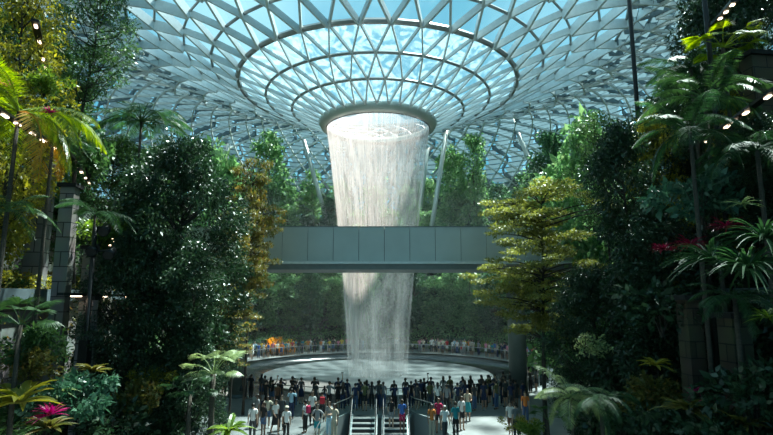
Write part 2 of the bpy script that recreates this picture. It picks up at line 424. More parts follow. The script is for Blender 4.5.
# raking columns that carry the roof behind the trees
def strut(px0, py0, px1, py1, Y, label):
    a = (xat(px0, py0, Y), Y, zat(py0, Y)); b0 = Vector((xat(px1, py1, Y), Y, zat(py1, Y))); a = Vector(a)
    d = (b0-a); t = (ground(b0.x, b0.y)-a.z)/d.z; b = a+d*t
    q = a.copy(); st = -d.normalized()*.25
    for _ in range(200):
        rr_ = math.hypot(q.x-WX, q.y-WY); hh = next((p0[1]+(p1[1]-p0[1])*(rr_-p0[0])/(p1[0]-p0[0]) for p0, p1 in zip(prof, prof[1:]) if p0[0] <= rr_ < p1[0]), 0)
        if q.z >= CAM_Z+hh-.3: break
        q += st
    up = q
    m = MB(); m.tube([b, up], [.42, .34], 12)
    o = m.obj('raking_column', M['panel'], None, True)
    tag(o, label, 'column'); return o
strut(298, 120, 318, 190, 88, 'pale raking roof column behind the trees just left of the waterfall')
strut(430, 130, 423, 185, 92, 'pale raking roof column just right of the waterfall')
strut(448, 122, 439, 180, 84, 'dark slanting roof column right of the waterfall leaning to the right')
strut(512, 118, 541, 190, 84, 'pale raking roof column behind the yellow layered tree leaning left')
strut(166, 128, 158, 175, 84, 'thin slanting roof column behind the small dark palm at left')
strut(232, 128, 222, 180, 86, 'thin slanting roof column above the forest at left of centre')
m = MB(); x = xat(638, 118, 27); x2 = x
m.tube([(x, 27, ground(x, 27)), (x, 27, CAM_Z+24.4)], [.13, .11], 10); tag(m.obj('roof_mast', M['black'], None, True), 'tall thin dark mast rising past the glass roof at right', 'mast')
m = MB(); x = xat(707, 25, 19)
m.tube([(x, 19, ground(x, 19)), (x, 19, CAM_Z+22)], [.10, .09], 10); tag(m.obj('roof_mast', M['black'], None, True), 'thin dark mast at the top of the right-hand slope above the bright fan palm', 'mast')

# ------------------------------------------------------------------ the waterfall
def sheet(name, fr, n, mat, nz=40, seed=0):
    """surface of revolution of falling water with uv = (angle, height)"""
    vs = []; fs = []; uv = []
    zt, zb = z0-.6, -.32
    for i in range(nz+1):
        v = i/nz; z = zb+(zt-zb)*v
        for k in range(n+1):
            a = 2*PI*k/n; r = fr(v)*(1+.018*math.sin(5*a+seed)+.012*math.sin(13*a+3*v+seed))
            vs.append((WX+r*math.cos(a), WY+r*math.sin(a), z)); uv.append((k/n*2, v))
    for i in range(nz):
        for k in range(n): fs.append((i*(n+1)+k, i*(n+1)+k+1, (i+1)*(n+1)+k+1, (i+1)*(n+1)+k))
    me = bpy.data.meshes.new(name); me.from_pydata(vs, [], fs); u = me.uv_layers.new(name='UVMap')
    for l in me.loops: u.data[l.index].uv = uv[l.vertex_index]
    me.materials.append(mat)
    for p in me.polygons: p.use_smooth = True
    return me
# v is 1 at the lip and 0 at the pool
fr = lambda v: 2.95+2.50*v**1.35
wf = inst('waterfall', sheet('waterfall', fr, 96, M['w1'])); tag(wf, 'tall round white curtain of water falling from the glass roof into the pool', 'waterfall')
inst('inner_sheet', sheet('inner_sheet', lambda v: (2.55+2.5*v**1.3), 96, M['w2'], seed=2), wf)
inst('outer_spray', sheet('outer_spray', lambda v: (3.2+2.45*v**1.5-.15*v), 96, M['w3'], seed=4), wf)

# ------------------------------------------------------------------ bridge
BY0, BY1, BZ0, BZ1 = 38.0, 43.6, 9.75, 12.35
br = empty('rail_bridge', (0, 40.8, BZ0), 0, 'long grey-green panelled bridge crossing in front of the waterfall', 'bridge')
def BB(c, d): return MB().box((c[0], c[1]-40.8, c[2]-BZ0), d)
BB((-1, 40.8, BZ0-.25), (46, 5.6, .5)).obj('deck', M['deck'], br)
BB((-1, BY0-.12, BZ0-.02), (46, .45, .16)).obj('edge_ledge', M['ledge'], br)
pw = 1.87
for i in range(22):
    x = -22.6+pw*i+pw/2
    for y, nm in ((BY0, 'screen_panel'), (BY1-.1, 'rear_screen_panel')):
        BB((x, y, (BZ0+BZ1)/2+.06), (pw-.035, .12, BZ1-BZ0-.1)).obj(nm, M['panel'], br)
BB((-2, BY0, BZ1+.03), (41.5, .2, .07)).obj('top_rail', M['deck'], br)
BB((-2, BY0+.12, (BZ0+BZ1)/2), (41, .08, BZ1-BZ0-.3)).obj('backing_frame', M['black'], br)
def column(px, Y, r, label):
    x = (px-386.5)/F_PX*(Y*1.0)
    t = empty('bridge_column', (x, Y, 0), 0, label, 'column')
    MB().tube([(0, 0, 0), (0, 0, BZ0-.9)], r, 28).obj('shaft', M['column'], t, True)
    MB().lathe([(r, -.9), (r*1.05, -.7), (r*1.9, -.1), (r*1.9, 0.0), (.01, 0.0)], (0, 0, BZ0-.5), 28).obj('capital', M['column'], t, True)
    MB().lathe([(r+.07, 0), (r+.07, .22), (r, .25)], (0, 0, 0), 28).obj('plinth', M['darkframe'], t, True)
column(243, 39.8, .62, 'round grey-green bridge column at left of the pool, partly behind the dark tree')
column(514, 39.8, .66, 'round grey-green bridge column at right of the pool, beside the yellow layered tree')

# ------------------------------------------------------------------ escalators and the opening round them
hp = [Vector((x, y)) for x, y in hole]
def curb(pts, z0_, z1_, th, mat, name, label):
    m = MB(); n = len(pts)
    for i in range(n-1):
        a, b = pts[i], pts[i+1]; d = (b-a).normalized(); nn = Vector((-d.y, d.x))*th
        v = [(a.x, a.y, z0_), (b.x, b.y, z0_), (b.x, b.y, z1_), (a.x, a.y, z1_), (a.x+nn.x, a.y+nn.y, z0_), (b.x+nn.x, b.y+nn.y, z0_), (b.x+nn.x, b.y+nn.y, z1_), (a.x+nn.x, a.y+nn.y, z1_)]
        m.add(v, [(0, 1, 2, 3), (5, 4, 7, 6), (3, 2, 6, 7), (0, 3, 7, 4), (1, 5, 6, 2)])
    o = m.obj(name, mat); tag(o, label, 'parapet')
    g_, h_ = MB(), MB()
    for a, b in zip(pts, pts[1:]): g_.add([(a.x, a.y, z1_), (b.x, b.y, z1_), (b.x, b.y, z1_+.85), (a.x, a.y, z1_+.85)], [(0, 1, 2, 3)])
    h_.tube([(p.x, p.y, z1_+.87) for p in pts], .03, 6); g_.obj('glass', M['railglass'], o); h_.obj('handrail', M['steel'], o); return o
curb(hp[0:6], -6, .14, .12, M['pale'], 'curved_parapet', 'pale curved parapet at the right of the escalators')
curb(hp[6:12], -6, .14, .12, M['pale'], 'curved_parapet', 'pale curved parapet at the left of the escalators')
tag(MB().box((-.35, 34.75, -.12), (3.9, .5, .24)).obj('floor_escalator_landing', M['step']), kind='structure')
tag(MB().box((-.35, 34.7, -3.3), (3.9, .2, 6)).obj('wall_below_landing', M['pale']), kind='structure')
tag(MB().box((-.4, 26, -6.3), (8.5, 24, .3)).obj('floor_below_escalators', M['rubber']), kind='structure')
def escalator(xc, w, label, nstep=16):
    t = empty('escalator', (xc, 34.4, 0), 0, label, 'escalator')
    rise = .21; run = .40
    for i in range(nstep):
        MB().box((0, -.9-i*run-.2, -(i)*rise-.13), (w-.18, run, .24)).obj('step', M['step'], t)
        MB().box((0, -.9-i*run-.40, -(i)*rise-.135), (w-.18, .012, .17)).obj('riser', M['rubber'], t)
    for s, nm in ((-1, 'balustrade'), (1, 'balustrade')):
        m = MB(); xx = s*w/2; L = nstep*run
        m.add([(xx-.02, .6, .1), (xx-.02, -.7, .1), (xx-.02, -.9-L, -nstep*rise), (xx-.02, -.9-L, -nstep*rise+.95), (xx-.02, -.7, .95), (xx-.02, .6, .95),
               (xx+.02, .6, .1), (xx+.02, -.7, .1), (xx+.02, -.9-L, -nstep*rise), (xx+.02, -.9-L, -nstep*rise+.95), (xx+.02, -.7, .95), (xx+.02, .6, .95)],
              [(0, 1, 4, 5), (1, 2, 3, 4), (6, 11, 10, 7), (7, 10, 9, 8), (5, 4, 10, 11), (4, 3, 9, 10)])
        b = m.obj(nm, M['railglass'], t)
        MB().tube([(xx, .6, .35), (xx, .78, .65), (xx, .6, .98), (xx, -.7, .98), (xx, -.9-L, -nstep*rise+.98)], .045, 8).obj('handrail', M['rubber'], b)
        MB().bar((xx, .6, .04), (xx, -.7, .04), .16, .16).bar((xx, -.7, .04), (xx, -.9-L, -nstep*rise-.02), .16, .22).obj('skirt', M['steel'], b)
    MB().box((0, -.15, -.02), (w-.1, 1.5, .05)).obj('landing_plate', M['steel'], t)
escalator(-1.38, 1.5, 'empty left-hand escalator going down towards the viewer')
escalator(.55, 1.5, 'right-hand escalator with two people riding up it')

# railings round the pool
def railing(a0, a1, r, label, n):
    t = empty('railing', (WX, WY, 0), 0, label, 'railing')
    arc = lambda a, z, rr=r: (rr*math.cos(a), rr*math.sin(a), z)
    MB().tube([arc(a0+(a1-a0)*k/60, 1.08) for k in range(61)], .035, 6).obj('handrail', M['steel'], t)
    m = MB(); m.lathe([(r, .08), (r, 1.0)], (0, 0, 0), 60, a0, a1)
    if r < RIM_R+.3: m.obj('glass', M['railglass'], t)
    for k in range(n+1): MB().bar(arc(a0+(a1-a0)*k/n, 0), arc(a0+(a1-a0)*k/n, 1.06), .05, .05).obj('post', M['steel'], t)
railing(math.radians(-4), math.radians(184), RIM_R+.35, 'thin curved steel railing along the far side of the pool', 34)
railing(math.radians(205), math.radians(335), RIM_R+.25, 'curved glass railing along the near side of the pool', 22)

# ------------------------------------------------------------------ plants: meshes
def unit(v): return v/np.maximum(np.linalg.norm(v, axis=1, keepdims=True), 1e-6)
def leaf_arrays(P, out, L, asp=.45, droop=.25, up=.6, rg=rng, lv=.3):
    """kite-shaped leaves at points P growing roughly along out"""
    n = len(P); d = unit(out*.8+rg.normal(size=(n, 3))*.7+np.array([0, 0, -droop]))
    nn = unit(rg.normal(size=(n, 3))*.55+np.array([0, 0, up])); s = unit(np.cross(d, nn)); q = np.cross(s, d)
    Ls = (L*(1+lv*rg.normal(size=(n, 1))))
    V = np.empty((n, 4, 3)); V[:, 0] = P; V[:, 1] = P+d*Ls*.42+s*Ls*asp*.5+q*Ls*.07; V[:, 2] = P+d*Ls-q*Ls*.08; V[:, 3] = P+d*Ls*.42-s*Ls*asp*.5+q*Ls*.07
    return V.reshape(-1, 3)
def quads(n, o=0): return (np.arange(n*4).reshape(-1, 4)+o)
def make_tree(seed, h, cw, cb, ncl, lpc, ls, cr, shape='oval', lm='L_dark', wm='wood', asp=.45, tr=.012, flat=.75, up=.6, droop=.25, lean=0):
    rg = np.random.default_rng(seed); rr = random.Random(seed)
    ph = rr.random()*6
    tx = lambda z: np.array([math.sin(z*.35+ph)*h*.012+lean*z/h, math.cos(z*.3+ph)*h*.012, z])
    wood = MB(); r0 = h*tr
    path = [tx(h*.94*i/9)-tx(0)*np.array([1, 1, 0]) for i in range(10)]
    wood.tube([tuple(p) for p in path], [r0*1.35]+[r0*(1-.85*i/9) for i in range(1, 10)], 8)
    C = []
    for i in range(ncl):
        t = rr.random() if shape != 'layered' else (rr.randrange(9)+.5+rr.uniform(-.34, .34))/9
        if shape == 'oval': Rt = math.sqrt(max(.02, 1-(2*t-1)**2))
        elif shape == 'column': Rt = .72+.28*math.sin(t*9+ph) if t < .85 else (1-t)/.15*.7+.1
        elif shape == 'cone': Rt = 1.05*(1-t)**.8+.08
        elif shape == 'layered': Rt = 1.0-.62*((t-.35)/.65)**3 if t > .35 else .6+1.14*t
        elif shape == 'umbrella': Rt = .55+.45*t if t < .7 else math.sqrt(max(.01, 1-((t-.7)/.3)**2))
        q = rr.random()**.45 if shape != 'layered' else rr.random()**.7
        a = rr.random()*2*PI; z = cb*h+t*(h-cb*h)+(.045*h*math.sin(2*a+t*11)+rr.uniform(-.02, .02)*h if shape == 'layered' else 0); Rt *= (1+.28*math.sin(3*a+t*9)) if shape == 'layered' else 1; c = path[min(9, int(z/h*9.5))]
        p = np.array([c[0]+cw/2*Rt*q*math.cos(a), c[1]+cw/2*Rt*q*math.sin(a), z]); C.append(p)
        if i % (2 if ncl > 60 else 1) == 0:
            zs = max(h*.12, z-cw*.5*Rt*q*(.75 if shape != 'layered' else .12)-.1)
            j = min(9, int(zs/(h*.94)*9)); st = path[j]*(1-((zs/(h*.94)*9) % 1))+path[min(9, j+1)]*((zs/(h*.94)*9) % 1) if j < 9 else path[9]
            mid = (st+p)/2+np.array([0, 0, -.04*h if shape != 'layered' else .02*h])*.5
            wood.tube([tuple(st), tuple(mid), tuple(p)], [r0*.34, r0*.22, r0*.08], 5, False)
    C = np.array(C); idx = np.repeat(np.arange(ncl), lpc)
    off = rg.normal(size=(len(idx), 3)); off = unit(off)*(rg.random((len(idx), 1))**.4)*cr; off[:, 2] *= flat
    P = C[idx]+off; ax = np.array([0, 0, 0]); out = unit(P*np.array([1, 1, 0])+off/cr*1.2)
    V = leaf_arrays(P, out, ls, asp, droop, up, rg)
    return mesh_np('foliage', V, quads(len(P)), M[lm]), wood.mesh('trunk', M[wm], True)
def frond_mesh(L=2.6, n=34, ll=.6, w=.05, droop=.9, lm='L_palm', seed=0, rise=.55):
    """one feather leaf: arching midrib with two rows of leaflets"""
    rg = np.random.default_rng(seed); m = MB(); pts = []
    for i in range(13):
        t = i/12; pts.append(Vector((L*(t-.18*t*t*droop), 0, L*(rise*t-droop*.75*t*t))))
    m.tube(pts, [.028*(1-.8*i/12)+.004 for i in range(13)], 5, False)
    V = list(m.v); F = list(m.f)
    for i in range(n):
        t = .16+.84*(i+.5)/n; f = t*12; j = min(11, int(f)); p = pts[j].lerp(pts[j+1], f-j); d = (pts[j+1]-pts[j]).normalized()
        ln = ll*math.sin(PI*min(1, .18+t*.80))**.6
        for s in (-1, 1):
            q = (Vector((0, s, 0))*.85+d*.55+Vector((0, 0, -.05-.28*rg.random()))).normalized(); k = q.cross(Vector((0, 0, 1))).normalized()*w*.5
            o = len(V); V += [tuple(p), tuple(p+q*ln*.35+k), tuple(p+q*ln+Vector((0, 0, -ln*.18))), tuple(p+q*ln*.35-k)]; F.append((o, o+1, o+2, o+3))
    me = bpy.data.meshes.new('frond'); me.from_pydata(V, [], F); me.materials.append(M[lm]); return me
def fan_mesh(pet=1.1, rad=.85, n=26, lm='L_palmd', spread=2.6, seed=0):
    m = MB(); e = Vector((pet*.8, 0, pet*.55)); m.tube([(0, 0, 0), (pet*.45, 0, pet*.38), e], [.02, .015, .012], 5, False)
    V = list(m.v); F = list(m.f); rr = random.Random(seed)
    for i in range(n):
        a = -spread/2*1.1+spread*1.1*i/(n-1); r = rad*(.82+.18*math.cos(a))*rr.uniform(.93, 1.05)
        d = Vector((math.cos(a)*.86, math.sin(a), .22-.30*abs(math.sin(a)))).normalized(); k = Vector((-math.sin(a), math.cos(a), 0))*rad*.04
        o = len(V); V += [tuple(e), tuple(e+d*r*.55+k+Vector((0, 0, .03))), tuple(e+d*r+Vector((0, 0, -.16*r))), tuple(e+d*r*.55-k)]; F.append((o, o+1, o+2, o+3))
    me = bpy.data.meshes.new('fan_leaf'); me.from_pydata(V, [], F); me.materials.append(M[lm]); return me
def strap_rosette(n=40, L=.9, w=.07, seed=0, lm='L_palmd', rise=.9, curl=1.0, segs=5, stem=0.0):
    rr = random.Random(seed); V = []; F = []
    for i in range(n):
        a = rr.random()*2*PI; el = rise*rr.uniform(.15, 1.25); l = L*rr.uniform(.7, 1.1); d = Vector((math.cos(a), math.sin(a), 0)); s = Vector((-math.sin(a), math.cos(a), 0)); z = stem*rr.random()
        o = len(V)
        for j in range(segs+1):
            t = j/segs; p = d*(l*t*math.cos(el*.8))+Vector((0, 0, z+l*(math.sin(el)*t-curl*.55*t*t)))
            ww = w*(.55+1.0*t-1.5*t*t) if t < 1 else .002
            V += [tuple(p-s*ww), tuple(p+Vector((0, 0, -ww*.5))), tuple(p+s*ww)]
            if j: b = o+3*(j-1); F += [(b, b+1, b+4, b+3), (b+1, b+2, b+5, b+4)]
    me = bpy.data.meshes.new('rosette'); me.from_pydata(V, [], F); me.materials.append(M[lm]); return me
def shrub_mesh(seed, w=1.6, h=1.2, n=1400, ls=.16, lm='L_mid', asp=.5, up=.6):
    rg = np.random.default_rng(seed); k = 14
    C = np.stack([rg.normal(size=k)*w*.24, rg.normal(size=k)*w*.24, h*(.25+.6*rg.random(k))], 1)
    i = rg.integers(0, k, n); off = unit(rg.normal(size=(n, 3)))*(rg.random((n, 1))**.4)*np.array([w*.24, w*.24, h*.22]); P = C[i]+off
    P[:, 2] = np.maximum(P[:, 2], .03); out = unit(P-np.array([0, 0, h*.3]))
    return mesh_np('shrub', leaf_arrays(P, out, ls, asp, .15, up, rg), quads(n), M[lm])
def shrub_stems(seed, w, h):
    rr = random.Random(seed); m = MB()
    for i in range(9):
        a = rr.random()*2*PI; r = w*.33*rr.random()
        m.tube([(0, 0, -.02), (r*.4*math.cos(a), r*.4*math.sin(a), h*.35), (r*math.cos(a), r*math.sin(a), h*.75)], [.025, .018, .008], 5, False)
    return m.mesh('stems', M['woodd'], True)

PLANTS = []      # (object, px) for counting out
TREES = {
    'dense':   make_tree(1, 12, 6.8, .10, 280, 190, .165, .72, 'oval', 'L_dark', 'woodd', .42, .014),
    'dense2':  make_tree(2, 12, 4.2, .08, 190, 170, .16, .58, 'column', 'L_dark', 'woodd', .42, .012),
    'midtree': make_tree(3, 11, 5.0, .30, 130, 170, .16, .70, 'oval', 'L_mid', 'wood', .45),
    'layered': make_tree(4, 11, 6.8, .44, 190, 170, .135, .62, 'layered', 'L_layer', 'woodd', .5, .012, .16, 1.5, .05),
    'layerol': make_tree(5, 10, 5.4, .52, 120, 100, .17, .6, 'layered', 'L_olive', 'woodd', .5, .010, .2, 1.5, .05),
    'airy':    make_tree(6, 18, 4.2, .60, 130, 80, .15, .62, 'oval', 'L_mid', 'woodd', .45, .008),
    'airyl':   make_tree(12, 16, 3.4, .42, 80, 60, .20, .55, 'oval', 'L_light', 'wood', .45, .008),
    'slim':    make_tree(7, 9, 3.2, .10, 85, 55, .33, .62, 'column', 'L_far', 'wood', .5, .011),
    'slimd':   make_tree(8, 9, 3.6, .14, 85, 55, .33, .66, 'oval', 'L_fard', 'wood', .5, .011),
    'slimm':   make_tree(9, 9, 3.8, .2, 80, 55, .33, .70, 'umbrella', 'L_far', 'wood', .5, .011),
    'slimc':   make_tree(10, 9, 3.0, .08, 85, 50, .32, .55, 'cone', 'L_teal', 'wood', .5, .011),
    'yellowb': make_tree(11, 10, 4.0, .12, 140, 120, .15, .6, 'oval', 'L_yellow', 'woodd', .45, .010),
}
DIM = {'dense': (12, 6.8), 'dense2': (12, 4.2), 'midtree': (11, 5), 'layered': (11, 6.6), 'layerol': (10, 5.4), 'airy': (18, 4.2), 'airyl': (16, 3.4), 'slim': (9, 3.2), 'slimd': (9, 3.6), 'slimm': (9, 3.8), 'slimc': (9, 3.0), 'yellowb': (10, 4)}
def tree_at(kind, x, y, h, w, label, name='tree', group=None, z=None):
    z = ground(x, y) if z is None else z
    H, Wd = DIM[kind]; t = empty(name, (x, y, z), R.random()*6.28, label, 'tree', group)
    s = (w/Wd, w/Wd, h/H); f, tk = TREES[kind]
    inst('trunk', tk, t, scale=s); inst('foliage', f, t, scale=s)
    return t
def grow(kind, px, Y, py_top, wpx, label, name='tree', z=None):
    zt = zat(py_top, Y); x = xat(px, (py_top+295)/2, Y); z = ground(x, Y) if z is None else z
    return tree_at(kind, x, Y, zt-z, wpx/F_PX*Y*1.03, label, name, None, z)
FR = {k: [frond_mesh(2.6, 46, .62, .036, d, k, i, r) for i, (d, r) in enumerate(((.7, .75), (.95, .6), (1.25, .45)))] for k in ('L_palm', 'L_palmd', 'L_orange', 'L_mid', 'L_pale')}
FAN = {k: [fan_mesh(1.1, .85, 28, k, 2.7, 1), fan_mesh(1.1, .8, 25, k, 2.4, 2)] for k in ('L_palmd', 'L_mid', 'L_palm', 'L_pale')}
def palm(x, y, ztop, frl, label, lm='L_palm', fan=False, n=16, name='palm', z=None, lean=(0, 0), dead=None, cat='palm', tr=.08):
    z = ground(x, y) if z is None else z; h = max(.15, ztop-z)
    t = empty(name, (x, y, z), 0, label, cat)
    MB().tube([(0, 0, 0), (lean[0]*.3, lean[1]*.3, h*.35), (lean[0]*.7, lean[1]*.7, h*.7), (lean[0], lean[1], h)], [tr*1.5, tr, tr*.85, tr*.75], 10).obj('trunk', M['woodp'], t, True)
    src = FAN if fan else FR; sc = frl/(1.9 if fan else 2.4)
    for i in range(n):
        me = src[lm][i % len(src[lm])]
        if dead and i in dead: me = FR['L_orange'][2]
        el = (-.55+1.25*((i*7) % n)/n)
        inst('leaf' if fan else 'frond', me, t, (lean[0], lean[1], h), (0, -el*.75 if not dead or i not in dead else .5, i*2.399+R.uniform(-.2, .2)), (sc*R.uniform(.88, 1.1),)*3)
    return t

# ------------------------------------------------------------------ plants: left slope
grow('airy', 86, 26, -25, 76, 'tall airy tree against the glass roof at upper left', 'tall_tree')
#grow('airyl', 116, 29, 18, 44, 'slim bright green tree beside the tall airy tree at upper left', 'tall_tree')
grow('yellowb', 8, 21, -30, 95, 'sunlit yellow-green tree at the top left corner')
grow('midtree', 18, 27, 20, 120, 'mid green tree behind the bright feather palm')
palm(xat(16, 112, 17), 17, zat(112, 17), 2.9, 'tall palm with bright yellow-green feather fronds at upper left', 'L_palm', n=18, dead=(5,), lean=(.1, 0))
palm(xat(52, 150, 19), 19, zat(140, 19), 1.5, 'slender palm with a hanging orange dead frond at left', 'L_palmd', n=10, dead=(2, 6), tr=.07)
palm(xat(141, 128, 29), 29, zat(122, 29), 3.0, 'small dark palm standing out against the white roof slats at left', 'L_palmd', n=20, tr=.09)
palm(xat(6, 215, 16), 16, zat(212, 16), 1.5, 'palm with pale green fronds at the left edge, mid height', 'L_mid', n=12, tr=.07)
palm(xat(78, 235, 19), 20, zat(215, 20), 1.7, 'thin palm with drooping fronds in front of the pale stone pillar', 'L_palmd', n=10, tr=.06)
grow('midtree', 106, 30, 140, 80, 'bushy mid green tree left of the big dark tree')
grow('midtree', 146, 37, 152, 74, 'leafy tree rising behind the big dark tree, its left side')
grow('slimd', 60, 33, 95, 60, 'dark tree between the bright palm and the airy tree')
grow('dense', 176, 24, 146, 136, 'big dark dense tree at left of centre, the largest on that side', z=0)
grow('dense', 138, 22, 235, 95, 'dark leafy tree at the lower left, left of the biggest dark tree', z=0)
grow('dense2', 194, 21.5, 245, 66, 'dark narrow tree at lower left, right of the biggest dark tree', z=0)
grow('layerol', 250, 34, 168, 58, 'light olive tree with thin foliage just left of the bridge', z=0)
grow('layerol', 236, 31, 215, 56, 'olive layered tree spreading over the left end of the bridge', z=0)
grow('layerol', 218, 27, 290, 70, 'low olive layered tree beside the left bridge column', z=0)
grow('slim', 215, 45, 150, 55, 'slender tree just behind the biggest dark tree at left', 'slender_tree')
palm(xat(213, 378, 19), 19, zat(374, 19), 1.35, 'fan palm with pale shining leaves above the walkway at lower left', 'L_pale', True, 12, 'fan_palm', z=0, tr=.12)
palm(xat(190, 396, 18.5), 18.5, zat(394, 18.5), 1.1, 'dark fan palm beside the pale fan palm at lower left', 'L_palmd', True, 12, 'fan_palm', z=0, tr=.09)
palm(xat(8, 325, 15), 15.5, zat(325, 15.5), 1.3, 'fan palm at the left edge beside the stone wall', 'L_mid', True, 12, 'fan_palm', tr=.08)
# ------------------------------------------------------------------ plants: right slope
grow('layered', 538, 28, 190, 128, 'yellow-green layered tree in front of the right end of the bridge', 'layered_tree', z=0)
#grow('layerol', 505, 31, 300, 80, 'low olive layered tree in front of the right bridge column', 'layered_tree', z=0)
grow('dense2', 626, 22, 128, 86, 'tall dark leafy tree right of the yellow layered tree', z=0)
grow('slim', 592, 37, 120, 62, 'slender tree behind the tall dark tree, on its left', 'slender_tree')
grow('slim', 562, 40, 165, 60, 'slender tree behind the top of the yellow layered tree', 'slender_tree')
grow('airy', 600, 33, 118, 60, 'airy tree between the yellow layered tree and the tall dark tree')
grow('dense', 588, 24, 270, 90, 'dark bushy tree under the right side of the yellow layered tree', z=0)
grow('dense2', 648, 19.5, 205, 90, 'dark leafy tree at lower right beside the two stone pillars', z=0)
grow('dense2', 672, 24, 100, 100, 'dark tree under the dark palms on the right slope')
grow('dense', 745, 22, -30, 150, 'large dark tree at the top right corner')
grow('dense', 720, 27, 60, 130, 'dark tree behind the bright fan palm on the right slope')
grow('dense', 768, 17, 120, 120, 'dark tree at the right edge, mid height')
grow('yellowb', 748, 19.5, 95, 60, 'yellow-green leafy tree behind the red plants near the right edge')
grow('yellowb', 655, 23, 118, 55, 'small yellow-flecked tree on the right slope beside the mast')
palm(xat(722, 38, 19), 19, zat(48, 19), 1.7, 'bright yellow-green fan palm high on the right slope', 'L_palm', True, 14, 'fan_palm')
palm(xat(690, 62, 20), 20, zat(68, 20), 2.1, 'broad-fronded palm left of the bright fan palm on the right slope', 'L_palmd', n=14)
palm(xat(705, 100, 17.5), 17.5, zat(100, 17.5), 2.3, 'palm with long green fronds in the middle of the upper right slope', 'L_mid', n=16)
palm(xat(690, 130, 16), 16, zat(132, 16), 1.9, 'dark drooping palm below the long-fronded palm on the right slope', 'L_palmd', n=16)
palm(xat(757, 150, 15), 15, zat(150, 15), 2.0, 'dark palm at the right edge under the row of small lights', 'L_palmd', n=14)
palm(xat(735, 300, 14), 14, zat(298, 14), 1.3, 'dark green palm hanging between the two stone pillars at right', 'L_palmd', n=14)
palm(xat(572, 408, 18), 18, zat(398, 18), 1.5, 'pale-tipped feather palm at bottom right of the walkway', 'L_pale', n=16, z=0)
palm(xat(601, 400, 17), 17, zat(398, 17), 1.2, 'small feather palm at the foot of the tall dark tree', 'L_palmd', n=14, z=0)
palm(xat(548, 425, 23), 23, zat(420, 23), 1.0, 'low fan palm at the right edge of the walkway', 'L_mid', True, 10, 'fan_palm', z=0)

# ------------------------------------------------------------------ ledge plants
SH = {'mid': shrub_mesh(1), 'light': shrub_mesh(2, lm='L_light'), 'yellow': shrub_mesh(3, lm='L_yellow', ls=.14), 'dark': shrub_mesh(4, lm='L_dark', ls=.18), 'olive': shrub_mesh(5, lm='L_olive'), 'teal': shrub_mesh(6, lm='L_teal', ls=.2), 'pale': shrub_mesh(7, n=500, lm='L_pale'), 'flower': shrub_mesh(8, n=900, lm='flower', ls=.14)}
ST = shrub_stems(3, 1.6, 1.2)
def shrub(kind, x, y, w, h, label, z=None, group=None, name='shrub'):
    z = ground(x, y) if z is None else z
    o = empty(name, (x, y, z), R.random()*6, label, 'shrub', group); s = (w/1.6, w/1.6, h/1.2)
    inst('foliage', SH[kind], o, scale=s); inst('stems', ST, o, scale=s); return o
RO = {'mag': strap_rosette(34, .62, .055, 1, 'L_mag', 1.0, .7), 'red': strap_rosette(40, .8, .05, 2, 'L_red', 1.0, .8), 'pan': strap_rosette(90, 1.5, .05, 3, 'L_palmd', 1.0, 1.0, 6), 'light': strap_rosette(40, .8, .06, 4, 'L_light', 1.0, .9),
      'fern': strap_rosette(46, .8, .05, 5, 'L_yellow', .8, 1.0), 'big': strap_rosette(22, 1.3, .16, 6, 'L_yellow', .9, .9, 7), 'bigg': strap_rosette(22, 1.2, .15, 7, 'L_light', .9, .9, 7), 'olive': strap_rosette(26, 1.0, .12, 8, 'L_olive', .9, .8, 6), 'pale': strap_rosette(16, .9, .07, 9, 'L_pale', .9, .8)}
def rosette(kind, x, y, z, s, label, cat='plant', name='strap_leaf_plant', g=None):
    o = inst(name, RO[kind], None, (x, y, z), (0, 0, R.random()*6), (s, s, s)); tag(o, label, cat, g); return o
def at_wall(px, py, Y): return (xat(px, py, Y), Y, zat(py, Y))
# on the second ledge at left (eye level)
for i, (px, Y, k, s) in enumerate(((6, 18.0, 'yellow', 1.5), (24, 18.6, 'light', 1.3), (42, 19.5, 'yellow', 1.3), (58, 20.5, 'mid', 1.4), (74, 21.6, 'yellow', 1.4), (92, 23.0, 'yellow', 1.5), (112, 25.0, 'light', 1.6), (128, 27.0, 'mid', 1.6))):
    x = xat(px, 280, Y); x = min(x, -12.2-(Y-14)*.16-2.2)
    shrub(k, x, Y, s, 1.0, 'low ferny shrub on the eye-level stone ledge at left, %s from the left' % ['first', 'second', 'third', 'fourth', 'fifth', 'sixth', 'seventh', 'eighth'][i], name='ledge_shrub')
rosette('big', *at_wall(20, 402, 15.2), 1.15, 'big yellow-green broad-leaved plant at the bottom left corner', name='broad_leaf_plant')
rosette('olive', *at_wall(48, 428, 15.8), 1.1, 'broad-leaved olive plant beside the magenta plant at bottom left', name='broad_leaf_plant')
rosette('mag', *at_wall(50, 415, 15.0), .95, 'magenta-leaved plant at bottom left', name='cordyline')
rosette('mag', *at_wall(50, 113, 16.6), .55, 'small magenta plant among the bright palm fronds at left', name='bromeliad')
rosette('mag', *at_wall(2, 86, 16.6), .7, 'small magenta plant at the left edge near the top', name='bromeliad')
rosette('olive', *at_wall(92, 372, 18.5), .9, 'arching olive-leaved plant below the stone wall at left', name='broad_leaf_plant')
rosette('pale', *at_wall(58, 392, 17), .8, 'pale narrow-leaved plant left of the arching olive plant', name='broad_leaf_plant')
rosette('bigg', *at_wall(229, 430, 18.5), .85, 'bright green leafy plant at the bottom of the frame beside the walkway', name='broad_leaf_plant')
rosette('mag', *at_wall(712, 400, 15), .75, 'magenta-leaved plant at bottom right', name='cordyline')
rosette('mag', *at_wall(694, 392, 16), .5, 'small magenta plant just left of the bottom right magenta plant', name='cordyline')
rosette('red', *at_wall(727, 228, 14), .75, 'red strap-leaved plant on the right slope beside the yellow leaf', name='bromeliad')
rosette('red', *at_wall(690, 246, 15), .8, 'row-end dull red strap-leaved plant on the right slope', name='bromeliad')
